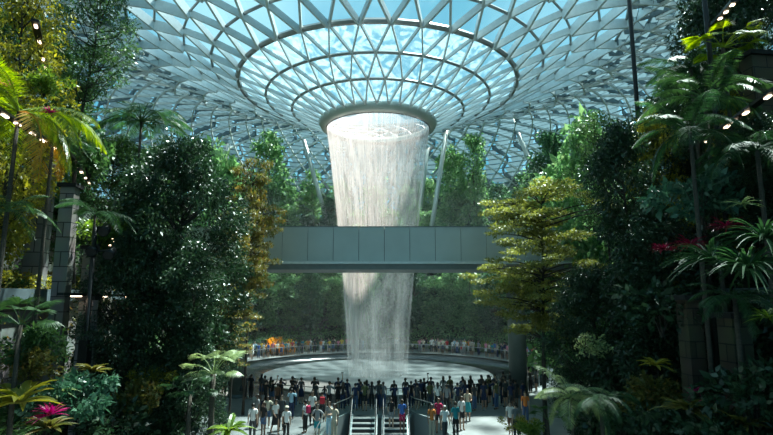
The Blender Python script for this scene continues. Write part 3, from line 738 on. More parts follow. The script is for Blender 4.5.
rosette('red', *at_wall(664, 250, 16), .65, 'dull red plant nearest the tall dark tree on the right slope', name='bromeliad')
rosette('pale', *at_wall(742, 204, 14), .7, 'pale yellow arching leaves above the red plant at right', name='broad_leaf_plant')
rosette('pan', *at_wall(712, 262, 14), .95, 'dark spiky rosette below the red plants on the right slope', name='spiky_plant')
rosette('pan', *at_wall(748, 270, 13), 1.05, 'large spiky green rosette near the right edge', name='spiky_plant')
rosette('pan', *at_wall(765, 240, 13), .9, 'spiky green rosette touching the right edge', name='spiky_plant')
rosette('light', *at_wall(768, 318, 13), .7, 'small light green rosette at the right edge', name='spiky_plant')
rosette('olive', *at_wall(690, 410, 15), 1.0, 'olive arching plant under the magenta plants at bottom right', name='broad_leaf_plant')
rosette('olive', *at_wall(742, 425, 14), 1.0, 'olive arching plant in the bottom right corner', name='broad_leaf_plant')
rosette('big', *at_wall(655, 365, 17), .5, 'small yellow-leaved plant left of the stone pillars at right', name='broad_leaf_plant')
LS = [('mid', 40, 345, 16.5, 1.5, 'bushy climber on the stone wall at left, above the broad-leaved plants'), ('olive', 30, 365, 16, 1.3, 'olive shrub at the foot of the stone wall at left'),
      ('teal', 75, 400, 17.5, 1.8, 'dark shrub right of the magenta plant at bottom left'), ('olive', 140, 398, 20, 1.7, 'yellow-olive shrub low among the dark trees at left'), ('dark', 108, 425, 19, 2.0, 'dark shrub at the bottom edge, left part'),
      ('yellow', 152, 380, 21, 1.2, 'small yellow shrub low among the dark trees at left'), ('dark', 165, 430, 21, 2.0, 'dark shrub at the bottom edge between the dark trees and the fan palms'), ('light', 100, 235, 22, 1.6, 'light green shrub behind the spotlight pole'),
      ('mid', 90, 160, 24, 2.4, 'leafy shrub on the third ledge at left'), ('light', 45, 85, 20, 1.3, 'light shrub behind the bright palm fronds'), ('dark', 622, 425, 19, 2.2, 'dark shrub at the bottom edge under the tall dark tree'),
      ('dark', 665, 430, 16.5, 1.8, 'dark shrub at the bottom edge left of the magenta plants'), ('olive', 652, 395, 18, 1.6, 'olive shrub left of the magenta plants at bottom right'), ('dark', 755, 395, 14, 2.0, 'dark shrub at the right edge near the bottom'),
      ('dark', 730, 440, 14, 1.8, 'dark shrub in the bottom right corner'), ('pale', 585, 345, 21, 1.2, 'thin pale-leaved shrub under the layered tree at right'), ('yellow', 520, 425, 25, 1.0, 'small yellow-green shrub beside the walkway at right'),
      ('light', 530, 432, 23.5, 1.0, 'light green shrub at the bottom edge right of the walkway'), ('teal', 700, 200, 17, 2.0, 'dark shrub in the middle of the right slope'), ('dark', 660, 310, 18, 2.2, 'dark shrub left of the stone pillars at right')]
for k, px, py, Y, s, lb in LS:
    x, y, z = at_wall(px, py, Y); shrub(k, x, y, s, s*.8, lb, z=max(z-s*.4, 0.0) if abs(x) < 14 else z-s*.4)
# stuff: uncountable ground cover and wall climbers
def cover(name, label, seg, k, n, ls, lm, seed, wallshare=.5, lift=.5, rng_y=(4, 90), side=0):
    rg = np.random.default_rng(seed); r0, r1 = ring(k), ring(k+1); zk0 = [zk(k, p) for p in BASE]; zb = [zk(k-1, p) if k else 0 for p in BASE]
    ids = [i for i in range(len(BASE)-1) if seg(BASE[i], BASE[i+1])]
    Ls = np.array([(r0[i+1]-r0[i]).length for i in ids]); pick = rg.choice(len(ids), n, p=Ls/Ls.sum()); t = rg.random(n); P = np.zeros((n, 3)); O = np.zeros((n, 3))
    A = np.array([[*r0[i], zk0[i], zb[i]] for i in ids]); B = np.array([[*r0[i+1], zk0[i+1], zb[i+1]] for i in ids]); C = np.array([[*r1[i]] for i in ids]); D = np.array([[*r1[i+1]] for i in ids]); NN = np.array([[*NORM[i]] for i in ids])
    a = A[pick]*(1-t[:, None])+B[pick]*t[:, None]; c = C[pick]*(1-t[:, None])+D[pick]*t[:, None]; nn = NN[pick]
    wl = rg.random(n) < wallshare; u = rg.random(n)
    clump = .5+.5*np.sin(t*7+pick*2.1+u*1.5)
    # on the wall face: hanging from the top, denser high up
    uw = u**1.7
    P[:, :2] = np.where(wl[:, None], a[:, :2]-nn*(.05+.35*rg.random((n, 1))*clump[:, None]), a[:, :2]*(1-u[:, None])+c*u[:, None])
    P[:, 2] = np.where(wl, a[:, 2]*(1-uw)+a[:, 3]*uw+.1, a[:, 2]+lift*rg.random(n)**1.5*(.4+clump))
    O[:, :2] = -nn; O[:, 2] = np.where(wl, -.2, .7)
    me = mesh_np(name, leaf_arrays(P, O, ls, .5, .25, .6, rg), quads(n), M[lm]); o = inst(name, me); tag(o, label, 'ground cover', kind='stuff'); return o
leftseg = lambda a, b: b.x < -10 and b.y < 50
rightseg = lambda a, b: a.x > 9 and a.y < 50
backseg = lambda a, b: b.y > 43 and a.y > 43
for k, (nm, n) in enumerate((('lower', 16000), ('second', 9000), ('third', 16000), ('fourth', 16000), ('fifth', 14000))):
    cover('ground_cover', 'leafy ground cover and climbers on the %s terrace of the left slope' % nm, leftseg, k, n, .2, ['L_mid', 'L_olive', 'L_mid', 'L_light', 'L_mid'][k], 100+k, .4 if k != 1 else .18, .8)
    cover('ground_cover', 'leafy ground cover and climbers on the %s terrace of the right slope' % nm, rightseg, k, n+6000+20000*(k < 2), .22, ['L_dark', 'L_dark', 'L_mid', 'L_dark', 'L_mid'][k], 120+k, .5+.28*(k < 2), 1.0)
    cover('ground_cover', 'leafy ground cover on the %s terrace of the far bank' % nm, backseg, k, 15000, .36, ['L_far', 'L_fard', 'L_teal', 'L_far', 'L_fard'][k], 140+k, .5, 1.2)

# ------------------------------------------------------------------ forest of the far bank
ORD = ['first', 'second', 'third', 'fourth', 'fifth', 'sixth', 'seventh', 'eighth', 'ninth', 'tenth', 'eleventh', 'twelfth', 'thirteenth', 'fourteenth', 'fifteenth', 'sixteenth', 'seventeenth', 'eighteenth', 'nineteenth', 'twentieth',
       'twenty-first', 'twenty-second', 'twenty-third', 'twenty-fourth', 'twenty-fifth', 'twenty-sixth', 'twenty-seventh', 'twenty-eighth', 'twenty-ninth', 'thirtieth', 'thirty-first', 'thirty-second', 'thirty-third', 'thirty-fourth', 'thirty-fifth', 'thirty-sixth', 'thirty-seventh', 'thirty-eighth', 'thirty-ninth', 'fortieth',
       'forty-first', 'forty-second', 'forty-third', 'forty-fourth', 'forty-fifth', 'forty-sixth', 'forty-seventh', 'forty-eighth', 'forty-ninth', 'fiftieth']
def along(k, f, u):
    """point at fraction f of the part of the terrace behind y=42, u across its depth"""
    ids = [i for i in range(len(BASE)) if BASE[i].y > 41]; r0, r1 = ring(k), ring(k+1)
    pos = ids[0]+f*(ids[-1]-ids[0]); i = min(ids[-1]-1, int(pos)); t = pos-i
    a = r0[i].lerp(r0[i+1], t); b = r1[i].lerp(r1[i+1], t) if k < 5 else a+NORM[i]*6
    p = a.lerp(b, u); return p.x, p.y
TNAME = ['lowest', 'second', 'third', 'fourth', 'fifth', 'top']
KD = {'slim': 'slender blue-green', 'slimd': 'dark round-headed', 'slimm': 'mid green broad-headed', 'slimc': 'pointed blue-green'}
for k, cnt in enumerate((26, 24, 24, 24, 24, 22)):
    lst = []
    got = []; tries = 0
    while len(got) < cnt and tries < 4000:
        tries += 1; x, y = along(k, R.random(), R.uniform(.2, .85)); q = 386.5+F_PX*x/y
        if 215 < q < 640 and all((x-a)**2+(y-b)**2 > (.8*390/520*y/cnt*1.3)**2 for a, b in got): got.append((x, y))
    for x, y in got:
        kind = R.choice(['slim', 'slimd', 'slimm', 'slimc', 'slimm'])
        lst.append((x/max(y, 1), x, y, kind))
    lst.sort()
    for i, (_, x, y, kind) in enumerate(lst):
        h = R.uniform(6.5, 9.5) if k < 4 else R.uniform(7.5, 12)
        tree_at(kind, x, y, h, R.uniform(3.4, 5.0), '%s tree on the %s terrace of the far bank, %s from the left' % (KD[kind], TNAME[k], ORD[i]), 'forest_tree', 'trees of the far bank, %s terrace' % TNAME[k])
# individual tall trees that stand above the bank
grow('slim', 266, 84, 136, 36, 'tall slender tree standing above the forest left of the waterfall', 'slender_tree')
grow('slimm', 474, 86, 136, 30, 'thin-stemmed tree above the forest right of the waterfall', 'slender_tree')
grow('slim', 452, 88, 150, 30, 'slender tree just right of the waterfall top', 'slender_tree')
grow('slimd', 552, 82, 132, 40, 'dark tree above the forest behind the yellow layered tree', 'slender_tree')
for i, (px, py, Y) in enumerate(((288, 208, 86), (314, 212, 88), (470, 214, 86), (334, 218, 90))):
    x = xat(px, py, Y); palm(x, Y, max(zat(py, Y), ground(x, Y)+1.2), 3.4, 'small spreading palm on the far bank, %s' % ['left one of the pair left of the waterfall', 'right one of the pair left of the waterfall', 'right of the waterfall', 'nearest the waterfall edge'][i], 'L_mid', True, 10, 'fan_palm')
# orange flowering shrubs at the left end of the walkway
for i, (px, Y) in enumerate(((276, 66.5), (284, 67.5))):
    x = (px-386.5)/F_PX*Y*1.0; shrub('flower', x, Y, 2.4, 2.1, ['orange flowering shrub behind the far crowd at left', 'orange flowering shrub just right of its twin behind the far crowd'][i], name='flowering_shrub')
# hedge in front of the lowest terrace
for i in range(22):
    a = math.radians(18+144*i/21); x, y = WX+20.0*math.cos(a), 54.5+19.5*math.sin(a)
    shrub(['light', 'mid', 'teal', 'mid'][i % 4], x, y, 2.6, R.uniform(1.2, 2.0), 'low rounded hedge shrub behind the far crowd, %s from the right' % ORD[i], z=0.0, group='hedge behind the far crowd', name='hedge_shrub')

# ------------------------------------------------------------------ left stone pillars, right pillars, lights, pole
def pillar(px, py0, py1, Y, w, label, mat='stonel'):
    x = xat(px, (py0+py1)/2, Y); zt, zb = zat(py0, Y), ground(x, Y)
    zb = min(zb, zat(py1, Y)); m = MB(); m.box((0, 0, (zt-zb)/2), (w, w, zt-zb))
    t = empty('stone_pillar', (x, Y, zb), .12, label, 'pillar'); me = m.mesh('shaft', M[mat]); u = me.uv_layers.new(name='UVMap')
    for l in me.loops: c = me.vertices[l.vertex_index].co; u.data[l.index].uv = (c.x+c.y+.3, c.z)
    inst('shaft', me, t); me2 = MB().box((0, 0, zt-zb+.08), (w+.22, w+.22, .16)).mesh('cap', M['rockdark'])
    inst('cap', me2, t)
pillar(66, 188, 290, 22.0, .55, 'tall pale stone pillar at left behind the thin palm')
pillar(98, 250, 290, 24.0, 1.0, 'short pale stone pillar just left of the spotlight pole foot')
pillar(40, 150, 290, 23, .7, 'pale stone pillar behind the left palm trunk')
pillar(86, 300, 372, 20.5, .5, 'narrow pale stone pier in front of the left stone wall')
pillar(692, 300, 395, 16.5, .5, 'left one of the two mossy stone pillars on the right slope', 'mossy')
pillar(736, 318, 378, 15.5, .6, 'right one of the two mossy stone pillars on the right slope', 'mossy')
pillar(762, 60, 230, 19, .9, 'tall mossy stone pillar near the right edge at upper right', 'mossy')
# ledges with small downlights
def ledge(p0, p1, w, label, lamps, nm='planter_ledge', ls=(.28, .11, .05)):
    a, b = Vector(p0), Vector(p1); d = (b-a).normalized()
    t = empty(nm, a, 0, label, 'ledge'); MB().bar((0, 0, 0), b-a, w*.3, .10).obj('slab', M['black'], t)
    for f in lamps:
        q = (b-a)*f; m = MB(); m.bar(q-d*ls[0]/2+Vector((0, 0, -.065)), q+d*ls[0]/2+Vector((0, 0, -.065)), ls[1], ls[2]); m.obj('downlight', M['lamp'], t)
ledge(at_wall(-10, 104, 15.5), at_wall(60, 150, 20), .9, 'dark planter ledge with small downlights behind the bright palm at left', (.18, .34, .55, .72, .9))
ledge(at_wall(35, 20, 19), at_wall(46, 70, 24), .9, 'dark planter ledge with small downlights near the top left', (.08, .36, .72, .92))
ledge(at_wall(60, 142, 20.5), at_wall(92, 185, 29), .8, 'dark planter ledge with small downlights above the stone pillars at left', (.2, .45, .6, .75, .9))
ledge(at_wall(780, 86, 15), at_wall(690, 152, 22), .9, 'dark planter ledge with a row of small downlights at upper right', (.1, .3, .42, .5, .75))
ledge(at_wall(735, 0, 16), at_wall(712, 26, 20), .8, 'dark planter ledge with small downlights at the top right', (.1, .35, .6))
ledge(at_wall(60, 294, 18.5), at_wall(140, 296, 27), .7, 'dark ledge with downlights along the top of the left stone wall', (.15, .45, .8), ls=(.5, .2, .05))
for i, (px, py, Y) in enumerate(((109, 233, 23), (113, 240, 23.5), (111, 245, 24), (114, 256, 24.5))):
    x, y, z = at_wall(px, py, Y); t = empty('garden_light', (x, y, z), 0, 'tiny warm garden light beside the spotlight pole, %s from the top' % ORD[i], 'light')
    MB().ball((0, 0, 0), .11, (1, 1, .7), 10).obj('lamp_bulb', M['lampw'], t, True); MB().tube([(0, 0, .05), (0, .05, .16)], .05, 8).obj('hood', M['black'], t)
# spotlight pole
x, Y = xat(90, 290, 20), 20.0; zt = zat(226, Y)
pl = empty('spotlight_pole', (x, Y, ground(x, Y)), 0, 'black pole with three round spotlights in front of the left stone wall', 'lamp post'); g = ground(x, Y)
MB().tube([(0, 0, 0), (0, 0, zt-g)], .09, 12).obj('pole', M['black'], pl, True)
MB().box((0, 0, zat(352, Y)-g), (.34, .34, .9)).obj('control_box', M['black'], pl)
MB().tube([(-.25, 0, zat(251, Y)-g), (.75, 0, zat(251, Y)-g)], .04, 8).obj('cross_arm', M['black'], pl)
for (dx, py) in ((.42, 230), (0.02, 250), (.68, 253)):
    zz = zat(py, Y)-g; h = MB(); h.tube([(dx-.05, .18, zz+.12), (dx+.02, -.22, zz-.10)], [.17, .21], 14); o = h.obj('spotlight_head', M['black'], pl, True)
    MB().tube([(dx+.022, -.225, zz-.102), (dx+.027, -.24, zz-.112)], [.17, .17], 14).obj('lens', M['rubber'], o)
    if py == 230: MB().tube([(0, 0, zt-g-.05), (dx, 0, zz+.1)], .04, 8).obj('bracket', M['black'], pl)

# ------------------------------------------------------------------ fine spray hanging in the valley
mm, nt_, out_ = nodes('mist'); vs_ = nt_.nodes.new('ShaderNodeVolumePrincipled'); vs_.inputs['Color'].default_value = (.86, .95, 1, 1); vs_.inputs['Density'].default_value = MIST; vs_.inputs['Anisotropy'].default_value = .3
nt_.links.new(vs_.outputs[0], out_.inputs['Volume'])
mb = MB(); mb.box((WX, 70, 10), (70, 50, 19.8)); mo = mb.obj('mist', mm); tag(mo, 'thin bright spray haze hanging in the valley behind the bridge', 'mist', kind='stuff')
# ------------------------------------------------------------------ people
DG = None
def skin_mesh(name, J, E, root, mat, sub=1, post=None):
    me = bpy.data.meshes.new('tmp'); me.from_pydata([j[0] for j in J], E, []); o = bpy.data.objects.new('tmp', me); COL.objects.link(o)
    md = o.modifiers.new('s', 'SKIN'); md.use_smooth_shade = True; md.branch_smoothing = .3
    sd = me.skin_vertices[0].data
    for i, j in enumerate(J):
        r = j[1]; sd[i].radius = (r, r) if not hasattr(r, '__len__') else r
        sd[i].use_root = (i == root)
    ss = o.modifiers.new('u', 'SUBSURF'); ss.levels = sub; ss.render_levels = sub
    dg = bpy.context.evaluated_depsgraph_get(); dg.update()
    res = bpy.data.meshes.new_from_object(o.evaluated_get(dg)); res.name = name
    bpy.data.objects.remove(o); bpy.data.meshes.remove(me)
    for v in res.vertices:
        if abs(v.co.x) < .20 and .84 < v.co.z < 1.44 and abs(v.co.y) < .2: v.co.y *= .78
        if post: post(v)
    res.materials.clear(); res.materials.append(mat)
    for p in res.polygons: p.use_smooth = True
    return res
def V3(*a): return Vector(a)
def build_pose(key, armL, armR, legL=None, legR=None, long_sleeve=False, headz=0, shorts=False, female=False):
    """arms: (upper direction, fore direction); legs: (thigh direction, shin direction)"""
    dn = V3(0, 0, -1); legL = legL or (V3(-.02, .03, -1), V3(0, -.03, -1)); legR = legR or (V3(.02, .02, -1), V3(0, -.03, -1))
    hipz = .90; J = []; E = []; idx = {}
    def add(nm, p, r, par=None):
        J.append((tuple(p), r)); idx[nm] = len(J)-1
        if par is not None: E.append((idx[par], idx[nm]))
    sh = .165 if not female else .150
    add('pelvis', V3(0, 0, .96), .098); add('waist', V3(0, 0, 1.10), .088 if not female else .078, 'pelvis'); add('chest', V3(0, .005, 1.27), .105 if not female else .095, 'waist'); add('neckb', V3(0, 0, 1.42), .052, 'chest')
    add('neck', V3(0, .012, 1.49), .046, 'neckb'); add('head', V3(0, .03, 1.585), .074, 'neck'); add('crown', V3(0, .02, 1.665), .066, 'head')
    low = 0; feet = {}
    for s, nm, leg in ((-1, 'L', legL), (1, 'R', legR)):
        hip = V3(.085*s, 0, hipz); kn = hip+leg[0].normalized()*.41; an = kn+leg[1].normalized()*.40
        feet[nm] = (hip, kn, an)
    low = min(f[2].z for f in feet.values())-.085
    for nm in feet:
        hip, kn, an = feet[nm]; add('hip'+nm, hip, .088, 'pelvis'); add('kn'+nm, kn, .058, 'hip'+nm); add('an'+nm, an, .040, 'kn'+nm)
        t = an+V3(0, .13, -.045); add('heel'+nm, an+V3(0, .02, -.05), .036, 'an'+nm); add('toe'+nm, t, .028, 'heel'+nm)
    arms = {}
    for s, nm, arm in ((-1, 'L', armL), (1, 'R', armR)):
        p = V3(sh*s, 0, 1.395); u1, u2 = arm[0].normalized(), arm[1].normalized(); el = p+u1*.285; wr = el+u2*.245; arms[nm] = (p, el, wr, u2)
        add('sh'+nm, p, .058, 'neckb'); add('el'+nm, el, .038, 'sh'+nm); add('wr'+nm, wr, .025, 'el'+nm)
        sd = u2.cross(V3(0, 1, 0)); sd = sd.normalized() if sd.length > .3 else V3(1, 0, 0)
        # palm faces the body: fingers are spread along 'wd'
        wd = u2.cross(V3(s, 0, 0)); wd = wd.normalized() if wd.length > .3 else V3(0, 1, 0); pn = u2.cross(wd).normalized()
        if pn.x*s > 0: pn = -pn
        add('pm'+nm, wr+u2*.055, (.022, .034), 'wr'+nm)
        for q in range(4):
            b = wr+u2*(.098-.006*abs(q-1.2))+wd*(q-1.5)*.021; ln = (.030, .034, .031, .024)[q]
            add('f%d%s' % (q, nm), b, .0095, 'pm'+nm); add('g%d%s' % (q, nm), b+u2*ln+pn*.008, .0085, 'f%d%s' % (q, nm)); add('h%d%s' % (q, nm), b+u2*ln*1.75+pn*.028, .0075, 'g%d%s' % (q, nm))
        th = wr+u2*.035-wd*.035+pn*.01; add('t0'+nm, th, .011, 'pm'+nm); add('t1'+nm, th+u2*.032-wd*.012+pn*.012, .0095, 't0'+nm)
    def post(v):
        c = v.co
        if c.z > 1.52:
            c.x *= .92
            # nose, brow hollow, chin and ears
            if c.y > .05:
                c.y += .022*math.exp(-((c.x/.016)**2+((c.z-1.595)/.022)**2)) - .007*math.exp(-(((abs(c.x)-.03)/.018)**2+((c.z-1.622)/.015)**2))
                c.y += .010*math.exp(-((c.x/.03)**2+((c.z-1.535)/.018)**2))
            if abs(c.x) > .05: c.x += math.copysign(.014, c.x)*math.exp(-(((c.y-.015)/.02)**2+((c.z-1.60)/.025)**2))
        c.z -= low
    P = {'low': low}
    P['body'] = skin_mesh('person', J, E, 0, M['skin'], 1, post)
    dz = lambda v: setattr(v.co, 'z', v.co.z-low)
    # shirt
    J, E, idx = [], [], {}
    add('hem', V3(0, 0, .90), .140); add('pelvis', V3(0, 0, .97), .138, 'hem'); add('waist', V3(0, 0, 1.10), .119 if not female else .106, 'pelvis'); add('chest', V3(0, .005, 1.27), .14 if not female else .128, 'waist'); add('neckb', V3(0, 0, 1.425), .082, 'chest')
    for nm in arms:
        p, el, wr, u2 = arms[nm]; add('sh'+nm, p+V3(0, 0, .004), .070, 'neckb')
        if long_sleeve: add('el'+nm, el, .052, 'sh'+nm); add('wr'+nm, wr-u2*.03, .036, 'el'+nm)
        else: add('el'+nm, p.lerp(el, .72), .058, 'sh'+nm)
    P['shirt'] = skin_mesh('shirt', J, E, 0, M['cloth'], 1, dz)
    for nmk, frac in (('trousers', .95), ('shorts', None)):
        J, E, idx = [], [], {}
        add('pelvis', V3(0, 0, .965), .120); add('band', V3(0, 0, 1.05), .108, 'pelvis')
        for nm in feet:
            hip, kn, an = feet[nm]; add('hip'+nm, hip, .102, 'pelvis')
            if frac: add('kn'+nm, kn, .072, 'hip'+nm); add('an'+nm, kn.lerp(an, frac), .058, 'kn'+nm)
            else: add('kn'+nm, hip.lerp(kn, .85), .082, 'hip'+nm)
        P[nmk] = skin_mesh(nmk, J, E, 0, M['cloth'], 1, dz)
    m = MB(); m.lathe([(.115, 1.02), (.15, .92), (.19, .70), (.215, .50), (.205, .50), (.14, .9)], (0, 0, -low), 20)
    for i in range(len(m.v)): m.v[i] = (m.v[i][0], m.v[i][1]*.8, m.v[i][2])
    P['skirt'] = m.mesh('skirt', M['cloth'], True)
    sh_ = []
    for nm in feet:
        hip, kn, an = feet[nm]; J, E, idx = [], [], {}
        add('a', an+V3(0, -.005, .0), .046); add('h', an+V3(0, 0.0, -.045), .045, 'a'); add('t', an+V3(0, .12, -.052), .038, 'h'); add('u', an+V3(0, .165, -.056), .026, 't')
        sh_.append(skin_mesh('shoe', J, E, 1, M['cloth'], 1, dz))
    P['shoe'] = sh_; P['wr'] = {k: (a[2]-V3(0, 0, low), a[3]) for k, a in arms.items()}
    return P
def hair_mesh(style):
    m = MB(); vs = []; fs = []; n = 18; rows = 9
    for i in range(rows+1):
        t = i/rows
        for k in range(n):
            a = 2*PI*k/n; back = -math.sin(a)          # +1 at the back of the head (-y)
            lim = 1.15 if back < -.35 else (1.75 if back < .3 else (2.15 if style == 'short' else 2.35))
            th = t*lim; r = .092
            p = V3(r*.93*math.sin(th)*math.cos(a), .012+r*1.10*math.sin(th)*math.sin(a), 1.620+r*1.12*math.cos(th))
            if style == 'long' and back > -.2 and t > .75: p.z -= (t-.75)/.25*.24*min(1, (back+.2)*1.4); p.y -= .015*(t-.75)/.25
            vs.append(p)
    for i in range(rows):
        for k in range(n): fs.append((i*n+k, (i+1)*n+k, (i+1)*n+(k+1) % n, i*n+(k+1) % n))
    m.add(vs, fs)
    if style == 'bun': m.ball((0, -.085, 1.69), .042)
    if style == 'tail': m.tube([(0, -.075, 1.66), (0, -.13, 1.62), (0, -.125, 1.50), (0, -.11, 1.42)], [.022, .032, .026, .008], 8)
    return m.mesh('hair', M['hair'], True)
HAIR = {k: hair_mesh(k) for k in ('short', 'long', 'bun', 'tail')}
capm = MB(); capm.lathe([(.101, 0), (.101, .03), (.085, .075), (.04, .10), (.002, .105)], (0, .012, 1.625), 16); capm.box((0, .12, 1.63), (.13, .11, .012)); CAPM = capm.mesh('cap', M['cloth'], True)
eyem = MB(); eyem.ball((-.028, .098, 1.612), .010, n=8).ball((.028, .098, 1.612), .010, n=8); EYES = eyem.mesh('eyes', M['eye'], True)
lipm = MB(); lipm.ball((0, .102, 1.558), .016, (1, .35, .3), 8); LIPS = lipm.mesh('mouth', M['lip'], True)
dnv = V3(0, 0, -1)
POSES = {
    'stand':  build_pose('stand', (V3(-.14, 0, -1), V3(-.02, .12, -1)), (V3(.14, 0, -1), V3(.02, .12, -1))),
    'standf': build_pose('standf', (V3(-.12, 0, -1), V3(.05, .2, -1)), (V3(.16, -.05, -1), V3(0, .15, -1)), female=True),
    'hips':   build_pose('hips', (V3(-.75, -.25, -1), V3(.75, .45, -.55)), (V3(.75, -.25, -1), V3(-.75, .45, -.55))),
    'photo':  build_pose('photo', (V3(-.25, .7, -.55), V3(.35, .5, .85)), (V3(.25, .7, -.55), V3(-.35, .5, .85)), long_sleeve=True),
    'raise':  build_pose('raise', (V3(-.15, 0, -1), V3(0, .15, -1)), (V3(.45, .45, .75), V3(-.15, .3, 1))),
    'lean':   build_pose('lean', (V3(-.25, .6, -.75), V3(.25, 1, .05)), (V3(.25, .6, -.75), V3(-.25, 1, .05)), long_sleeve=True),
    'walk':   build_pose('walk', (V3(-.12, .35, -1), V3(0, .55, -.8)), (V3(.12, -.4, -1), V3(0, -.1, -1)), (V3(-.01, -.32, -1), V3(0, -.55, -1)), (V3(.01, .42, -1), V3(0, .05, -1))),
    'walkf':  build_pose('walkf', (V3(-.12, -.35, -1), V3(0, -.05, -1)), (V3(.12, .3, -1), V3(0, .8, -.5)), (V3(-.01, .36, -1), V3(0, .02, -1)), (V3(.01, -.28, -1), V3(0, -.5, -1)), female=True),
    'carry':  build_pose('carry', (V3(-.2, .15, -1), V3(.2, .95, .1)), (V3(.14, 0, -1), V3(.02, .12, -1)), female=True),
}
packm = MB(); packm.box((0, 0, 0), (.28, .15, .40)); PACK = packm.mesh('pack_body', M['cloth'])
bm_ = bmesh.new(); bm_.from_mesh(PACK); bmesh.ops.bevel(bm_, geom=bm_.edges[:], offset=.05, segments=3, affect='EDGES', profile=.5); bm_.to_mesh(PACK); bm_.free()
strapm = MB()
for s in (-1, 1): strapm.tube([(s*.09, .06, .18), (s*.10, .15, .205), (s*.105, .245, .12), (s*.11, .235, -.06), (s*.11, .10, -.17)], .014, 6)
STRAP = strapm.mesh('straps', M['cloth'], True)
PHONE = MB().box((0, 0, 0), (.15, .012, .075)).mesh('smartphone', M['phone'])
SKINS = [(.42, .26, .18), (.52, .34, .24), (.30, .18, .12), (.58, .40, .30), (.22, .13, .09)]
HAIRS = [(.012, .01, .009), (.02, .014, .01), (.05, .03, .018), (.10, .06, .03), (.25, .24, .23)]
CN = {'white': (.78, .78, .76), 'black': (.02, .02, .022), 'navy': (.02, .035, .09), 'grey': (.25, .26, .27), 'red': (.55, .03, .05), 'teal': (.02, .28, .32), 'blue': (.05, .15, .45), 'pink': (.75, .25, .35), 'brown': (.14, .07, .04),
      'beige': (.5, .42, .32), 'green': (.06, .20, .08), 'orange': (.7, .22, .05), 'yellow': (.75, .55, .08), 'light blue': (.35, .55, .68), 'crimson': (.45, .02, .09), 'charcoal': (.06, .065, .07), 'olive': (.12, .13, .05), 'cream': (.7, .64, .5), 'denim blue': (.07, .13, .25)}
def person(x, y, rz, pose, top, bottom, kind='trousers', label='', group=None, hair='short', sc=1.0, z=0.0, full=True, face=False, cap=None, skin=None, hc=None):
    sc *= 1.06; P = POSES[pose]; o = inst('person', P['body'], None, (x, y, z), (0, 0, rz), (sc,)*3); tag(o, label, 'person', group)
    sk = skin or R.choice(SKINS); o.color = (*sk, 1); dz = -P['low']
    a = inst('shirt', P['shirt'], o); a.color = (*CN[top], 1)
    b = inst(kind, P[kind], o); b.color = (*CN[bottom], 1)
    h = inst('hair', HAIR[hair], o, (0, 0, dz)); h.color = (*(hc or R.choice(HAIRS[:3])), 1)
    if full:
        c = R.choice([(.02, .02, .02), (.6, .6, .6), (.15, .08, .05)])
        for s in P['shoe']: q = inst('shoe', s, o); q.color = (*c, 1)
    if face: inst('eyes', EYES, o, (0, 0, dz)); inst('mouth', LIPS, o, (0, 0, dz))
    if cap: q = inst('cap', CAPM, o, (0, 0, dz)); q.color = (*CN[cap], 1)
    return o
def backpack(p, col, label):
    M4 = Matrix.Translation(p.location) @ Matrix.Rotation(p.rotation_euler.z, 4, 'Z'); s = p.scale[0]; c = M4 @ V3(0, -.195*s, 1.24*s)
    t = empty('backpack', c, p.rotation_euler.z, label, 'backpack'); t.scale = (s,)*3
    a = inst('pack_body', PACK, t); a.color = (*CN[col], 1); b = inst('straps', STRAP, t); b.color = (.02, .02, .02, 1)
def phone(p, pose, label):
    P = POSES[pose]['wr']; s = p.scale[0]; M4 = Matrix.Translation(p.location) @ Matrix.Rotation(p.rotation_euler.z, 4, 'Z')
    if pose == 'photo': q = (P['L'][0]+P['R'][0])/2+P['R'][1]*.08
    else: q = P['R'][0]+P['R'][1]*.12
    c = M4 @ (q*s); o = inst('smartphone', PHONE, None, c, (0, 0, p.rotation_euler.z)); tag(o, label, 'phone', 'phones held up to photograph the waterfall')
def fx(px, Y): return (px-386.5)/F_PX*(Y*math.cos(PITCH)-CAM_Z*math.sin(PITCH))
def fy(py):            # floor distance of an image row
    return CAM_Z/math.tan(math.atan((py-217.5)/F_PX)-PITCH)
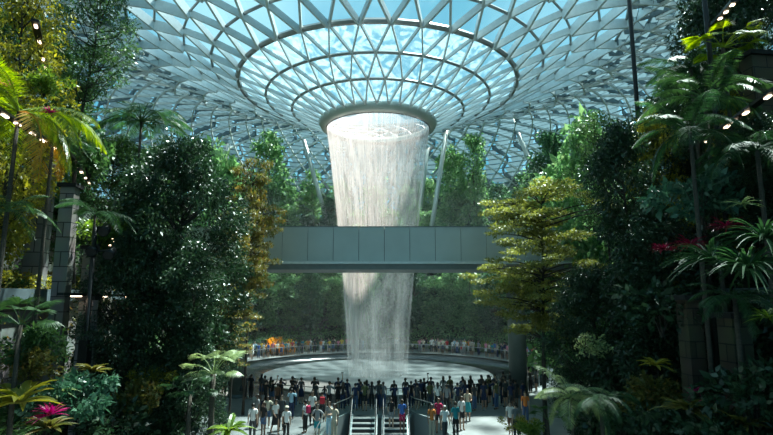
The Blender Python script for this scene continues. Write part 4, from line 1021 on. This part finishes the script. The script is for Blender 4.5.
# -- foreground people, one by one: (px, py of feet, turn in degrees: 0 faces the waterfall, 180 the viewer)
FG = [
    (252, 441, 20, 'stand', 'white', 'charcoal', 'trousers', 'short', 'person in white shirt seen from behind at the bottom left of the walkway', {}),
    (263, 436, 150, 'standf', 'black', 'denim blue', 'shorts', 'tail', 'person in black top and denim shorts beside the white-shirted person at bottom left', {}),
    (267, 428, 200, 'hips', 'cream', 'denim blue', 'shorts', 'short', 'person in cream top with elbows out, left group on the walkway', {}),
    (257, 427, 120, 'stand', 'grey', 'brown', 'trousers', 'short', 'person in grey top and brown trousers, left edge of the left group', {}),
    (275, 434, 220, 'walkf', 'white', 'black', 'skirt', 'long', 'person in white top and black skirt walking, left group', {}),
    (286, 441, 10, 'walk', 'white', 'black', 'trousers', 'short', 'person in white top at the bottom edge between the two walkway groups', {'cap': 'cream'}),
    (281, 430, 180, 'stand', 'charcoal', 'black', 'trousers', 'short', 'person in charcoal clothes at the right of the left group', {}),
    (291, 419, 0, 'photo', 'light blue', 'navy', 'trousers', 'short', 'person in light blue shirt with arms raised, standing alone in the shade', {}),
    (305, 433, 60, 'stand', 'white', 'black', 'trousers', 'short', 'person in white shirt carrying a red backpack, right group', {'bag': ('crimson', 'red backpack on the white-shirted person in the right group')}),
    (312, 425, 190, 'carry', 'white', 'black', 'trousers', 'long', 'person in white top and black trousers facing the viewer, right group', {}),
    (322, 422, 5, 'stand', 'charcoal', 'black', 'trousers', 'short', 'person in charcoal with a bright red backpack at the back of the right group', {'bag': ('red', 'bright red backpack worn at the back of the right group')}),
    (317, 441, 170, 'hips', 'grey', 'teal', 'shorts', 'long', 'person in grey striped top with hands on hips at the bottom edge', {}),
    (329, 437, 160, 'carry', 'grey', 'light blue', 'trousers', 'short', 'person in dark grey top and light jeans beside the left parapet', {}),
    (334, 441, 150, 'raise', 'beige', 'beige', 'trousers', 'short', 'person in beige raising one arm beside the left parapet', {}),
    (439, 432, 170, 'walk', 'crimson', 'black', 'shorts', 'short', 'person in crimson shirt and black shorts right of the escalators', {}),
    (432, 439, 190, 'standf', 'orange', 'beige', 'trousers', 'bun', 'person in orange top at the left of the crimson-shirted person', {}),
    (445, 440, 185, 'walk', 'white', 'charcoal', 'trousers', 'short', 'grey-haired person in white shirt walking towards the viewer right of the escalators', {'hc': (.45, .44, .42)}),
    (456, 439, 20, 'stand', 'teal', 'black', 'trousers', 'short', 'person in teal shirt and black trousers right of the escalators', {}),
    (462, 430, 200, 'standf', 'white', 'black', 'shorts', 'long', 'person in white top and black shorts behind the teal-shirted person', {}),
    (468, 421, 180, 'carry', 'beige', 'teal', 'skirt', 'short', 'person in beige top and teal skirt in the shade right of the escalators', {}),
    (511, 436, 160, 'walkf', 'white', 'brown', 'shorts', 'bun', 'person in white top beside the shrubs at the right of the walkway', {}),
    (517, 441, 20, 'stand', 'grey', 'charcoal', 'trousers', 'short', 'person in grey shirt seen from behind at the right of the walkway', {}),
    (526, 424, 180, 'stand', 'orange', 'denim blue', 'trousers', 'short', 'person in orange shirt and jeans by the right bridge column', {}),
    (447, 414, 0, 'stand', 'grey', 'black', 'trousers', 'short', 'person in grey shirt seen from behind in the shade, back of the right walkway', {}),
    (438, 412, 0, 'standf', 'white', 'black', 'trousers', 'long', 'person in dusky white top in the shade behind the crimson-shirted person', {}),
]
for px, py, deg, pose, top, bot, kd, hr, lb, ex in FG:
    Y = fy(py); p = person(fx(px, Y), Y, math.radians(deg), pose, top, bot, kd, lb, None, hr, R.uniform(.95, 1.04), full=True, face=abs(deg) > 90, cap=ex.get('cap'), hc=ex.get('hc'))
    if 'bag' in ex: backpack(p, *ex['bag'])
# two riders
person(.28, 32.35, 0, 'standf', 'black', 'grey', 'shorts', 'person in black top riding the right escalator, the left one of the two riders', None, 'tail', .97, z=-.42)
person(.92, 32.0, 0, 'stand', 'blue', 'crimson', 'shorts', 'person in blue patterned shirt and crimson shorts riding the right escalator', None, 'short', 1.02, z=-.53)
# -- crowd along the near railing
def words(rank): return ORD[rank]
def crowd(spots, where, grp, darks, full, faceW=True, start='left'):
    spots.sort(key=lambda s: s[0]/s[1])
    for i, (x, y) in enumerate(spots):
        ang = math.atan2(WY-y, WX-x)-PI/2+R.uniform(-.35, .35)
        pose = R.choices(['stand', 'standf', 'hips', 'photo', 'raise', 'carry', 'lean'], [5, 5, 1, 2, .6, 2, .0])[0]
        top = R.choice(darks[0]); bot = R.choice(darks[1]); kd = R.choice(['trousers', 'trousers', 'shorts', 'skirt'] if pose in ('standf', 'carry') else ['trousers', 'shorts', 'trousers']); hr = R.choice(['long', 'tail', 'bun', 'long']) if pose in ('standf', 'carry') else 'short'
        child = R.random() < .07; sc = R.uniform(.66, .78) if child else R.uniform(.93, 1.05)
        lb = '%s in %s top and %s %s, %s from left %s' % ('child' if child else 'person', top, bot, kd, words(i), where)
        p = person(x, y, ang, pose, top, bot, kd, lb, grp, hr, sc, full=full, face=False)
        if pose in ('photo', 'raise') and full and not child: phone(p, pose, 'smartphone held up by the %s person %s' % (words(i), where))
DK = (['black', 'charcoal', 'navy', 'brown', 'black', 'grey', 'charcoal', 'olive', 'navy', 'black'], ['black', 'charcoal', 'navy', 'denim blue', 'black'])
def ok(p, L, d): return all((p[0]-q[0])**2+(p[1]-q[1])**2 > d*d for q in L)
rowA = []
while len(rowA) < 40:
    a = math.radians(R.uniform(222, 318)); r = RIM_R+.72+R.uniform(0, .12); p = (WX+r*math.cos(a), WY+r*math.sin(a))
    if ok(p, rowA, .50): rowA.append(p)
crowd(rowA, 'at near railing', 'people standing along the near pool railing', DK, True)
rowB = []; n = 0
while len(rowB) < 46 and n < 5000:
    n += 1; px = R.uniform(262, 520) if R.random() < .5 else R.uniform(340, 420); a = R.uniform(1.35, 4.6 if px < 330 or px > 430 else 2.6); Y0 = WY-math.sqrt(max(1, (RIM_R+a)**2-((px-386.5)/F_PX*36.5-WX)**2)); x = (px-386.5)/F_PX*Y0
    if Y0 > 34.9 and ok((x, Y0), rowA+rowB, .62) and (x+11.1)**2+(Y0-39.8)**2 > 2 and (x-9.8)**2+(Y0-39.8)**2 > 2: rowB.append((x, Y0))
crowd(rowB, 'in shaded crowd', 'people in the shade behind the railing row', DK, True)
BR = (['white', 'white', 'grey', 'black', 'navy', 'light blue', 'pink', 'red', 'cream', 'teal', 'charcoal', 'white', 'orange', 'blue', 'beige', 'yellow'], ['black', 'navy', 'denim blue', 'grey', 'beige', 'charcoal', 'white'])
for nm, a0, a1, rr, cnt in (('at far left railing', 97, 172, (RIM_R+.8, RIM_R+1.2), 34), ('at far right railing', 8, 83, (RIM_R+.8, RIM_R+1.2), 34),
                            ('on far left path', 97, 168, (RIM_R+1.6, RIM_R+2.8), 26), ('on far right path', 12, 83, (RIM_R+1.6, RIM_R+2.8), 30)):
    L = []; n = 0
    while len(L) < cnt and n < 4000:
        n += 1; a = math.radians(R.uniform(a0, a1)); r = R.uniform(*rr); p = (WX+r*math.cos(a), WY+r*math.sin(a))
        if ok(p, L, .5): L.append(p)
    crowd(L, nm, 'people %s' % nm, BR, False)

# ------------------------------------------------------------------ light
w = bpy.data.worlds.new('sky'); bpy.context.scene.world = w; w.use_nodes = True; nt = w.node_tree; nt.nodes.clear()
out = nt.nodes.new('ShaderNodeOutputWorld'); bg = nt.nodes.new('ShaderNodeBackground'); tc = nt.nodes.new('ShaderNodeTexCoord')
no = nt.nodes.new('ShaderNodeTexNoise'); no.inputs['Scale'].default_value = 2.2; no.inputs['Detail'].default_value = 6
cr = nt.nodes.new('ShaderNodeValToRGB'); cr.color_ramp.elements[0].position = .42; cr.color_ramp.elements[1].position = .72
cr.color_ramp.elements[0].color = (.12, .41, .55, 1); cr.color_ramp.elements[1].color = (.52, .80, .88, 1)
nt.links.new(tc.outputs['Generated'], no.inputs[0]); nt.links.new(no.outputs[0], cr.inputs[0]); nt.links.new(cr.outputs[0], bg.inputs[0]); bg.inputs[1].default_value = 1.15
nt.links.new(bg.outputs[0], out.inputs[0])
sd = bpy.data.lights.new('sun', 'SUN'); sd.energy = 17.0; sd.angle = math.radians(2.2); sd.color = (1, .93, .82)
so = bpy.data.objects.new('sun', sd); COL.objects.link(so); so.rotation_euler = Vector((-.27, -.32, -.88)).to_track_quat('-Z', 'Y').to_euler(); so.location = (20, 60, 60)

sc = bpy.context.scene
sc.view_settings.view_transform = 'Standard'; sc.view_settings.look = 'None'; sc.view_settings.exposure = 0.25; sc.view_settings.gamma = 1.0; sc.view_settings.use_curve_mapping = False
sc.cycles.use_denoising = True
sc.cycles.max_bounces = 8; sc.cycles.diffuse_bounces = 3; sc.cycles.glossy_bounces = 2; sc.cycles.transmission_bounces = 4; sc.cycles.transparent_max_bounces = 16
sc.cycles.sample_clamp_indirect = 4
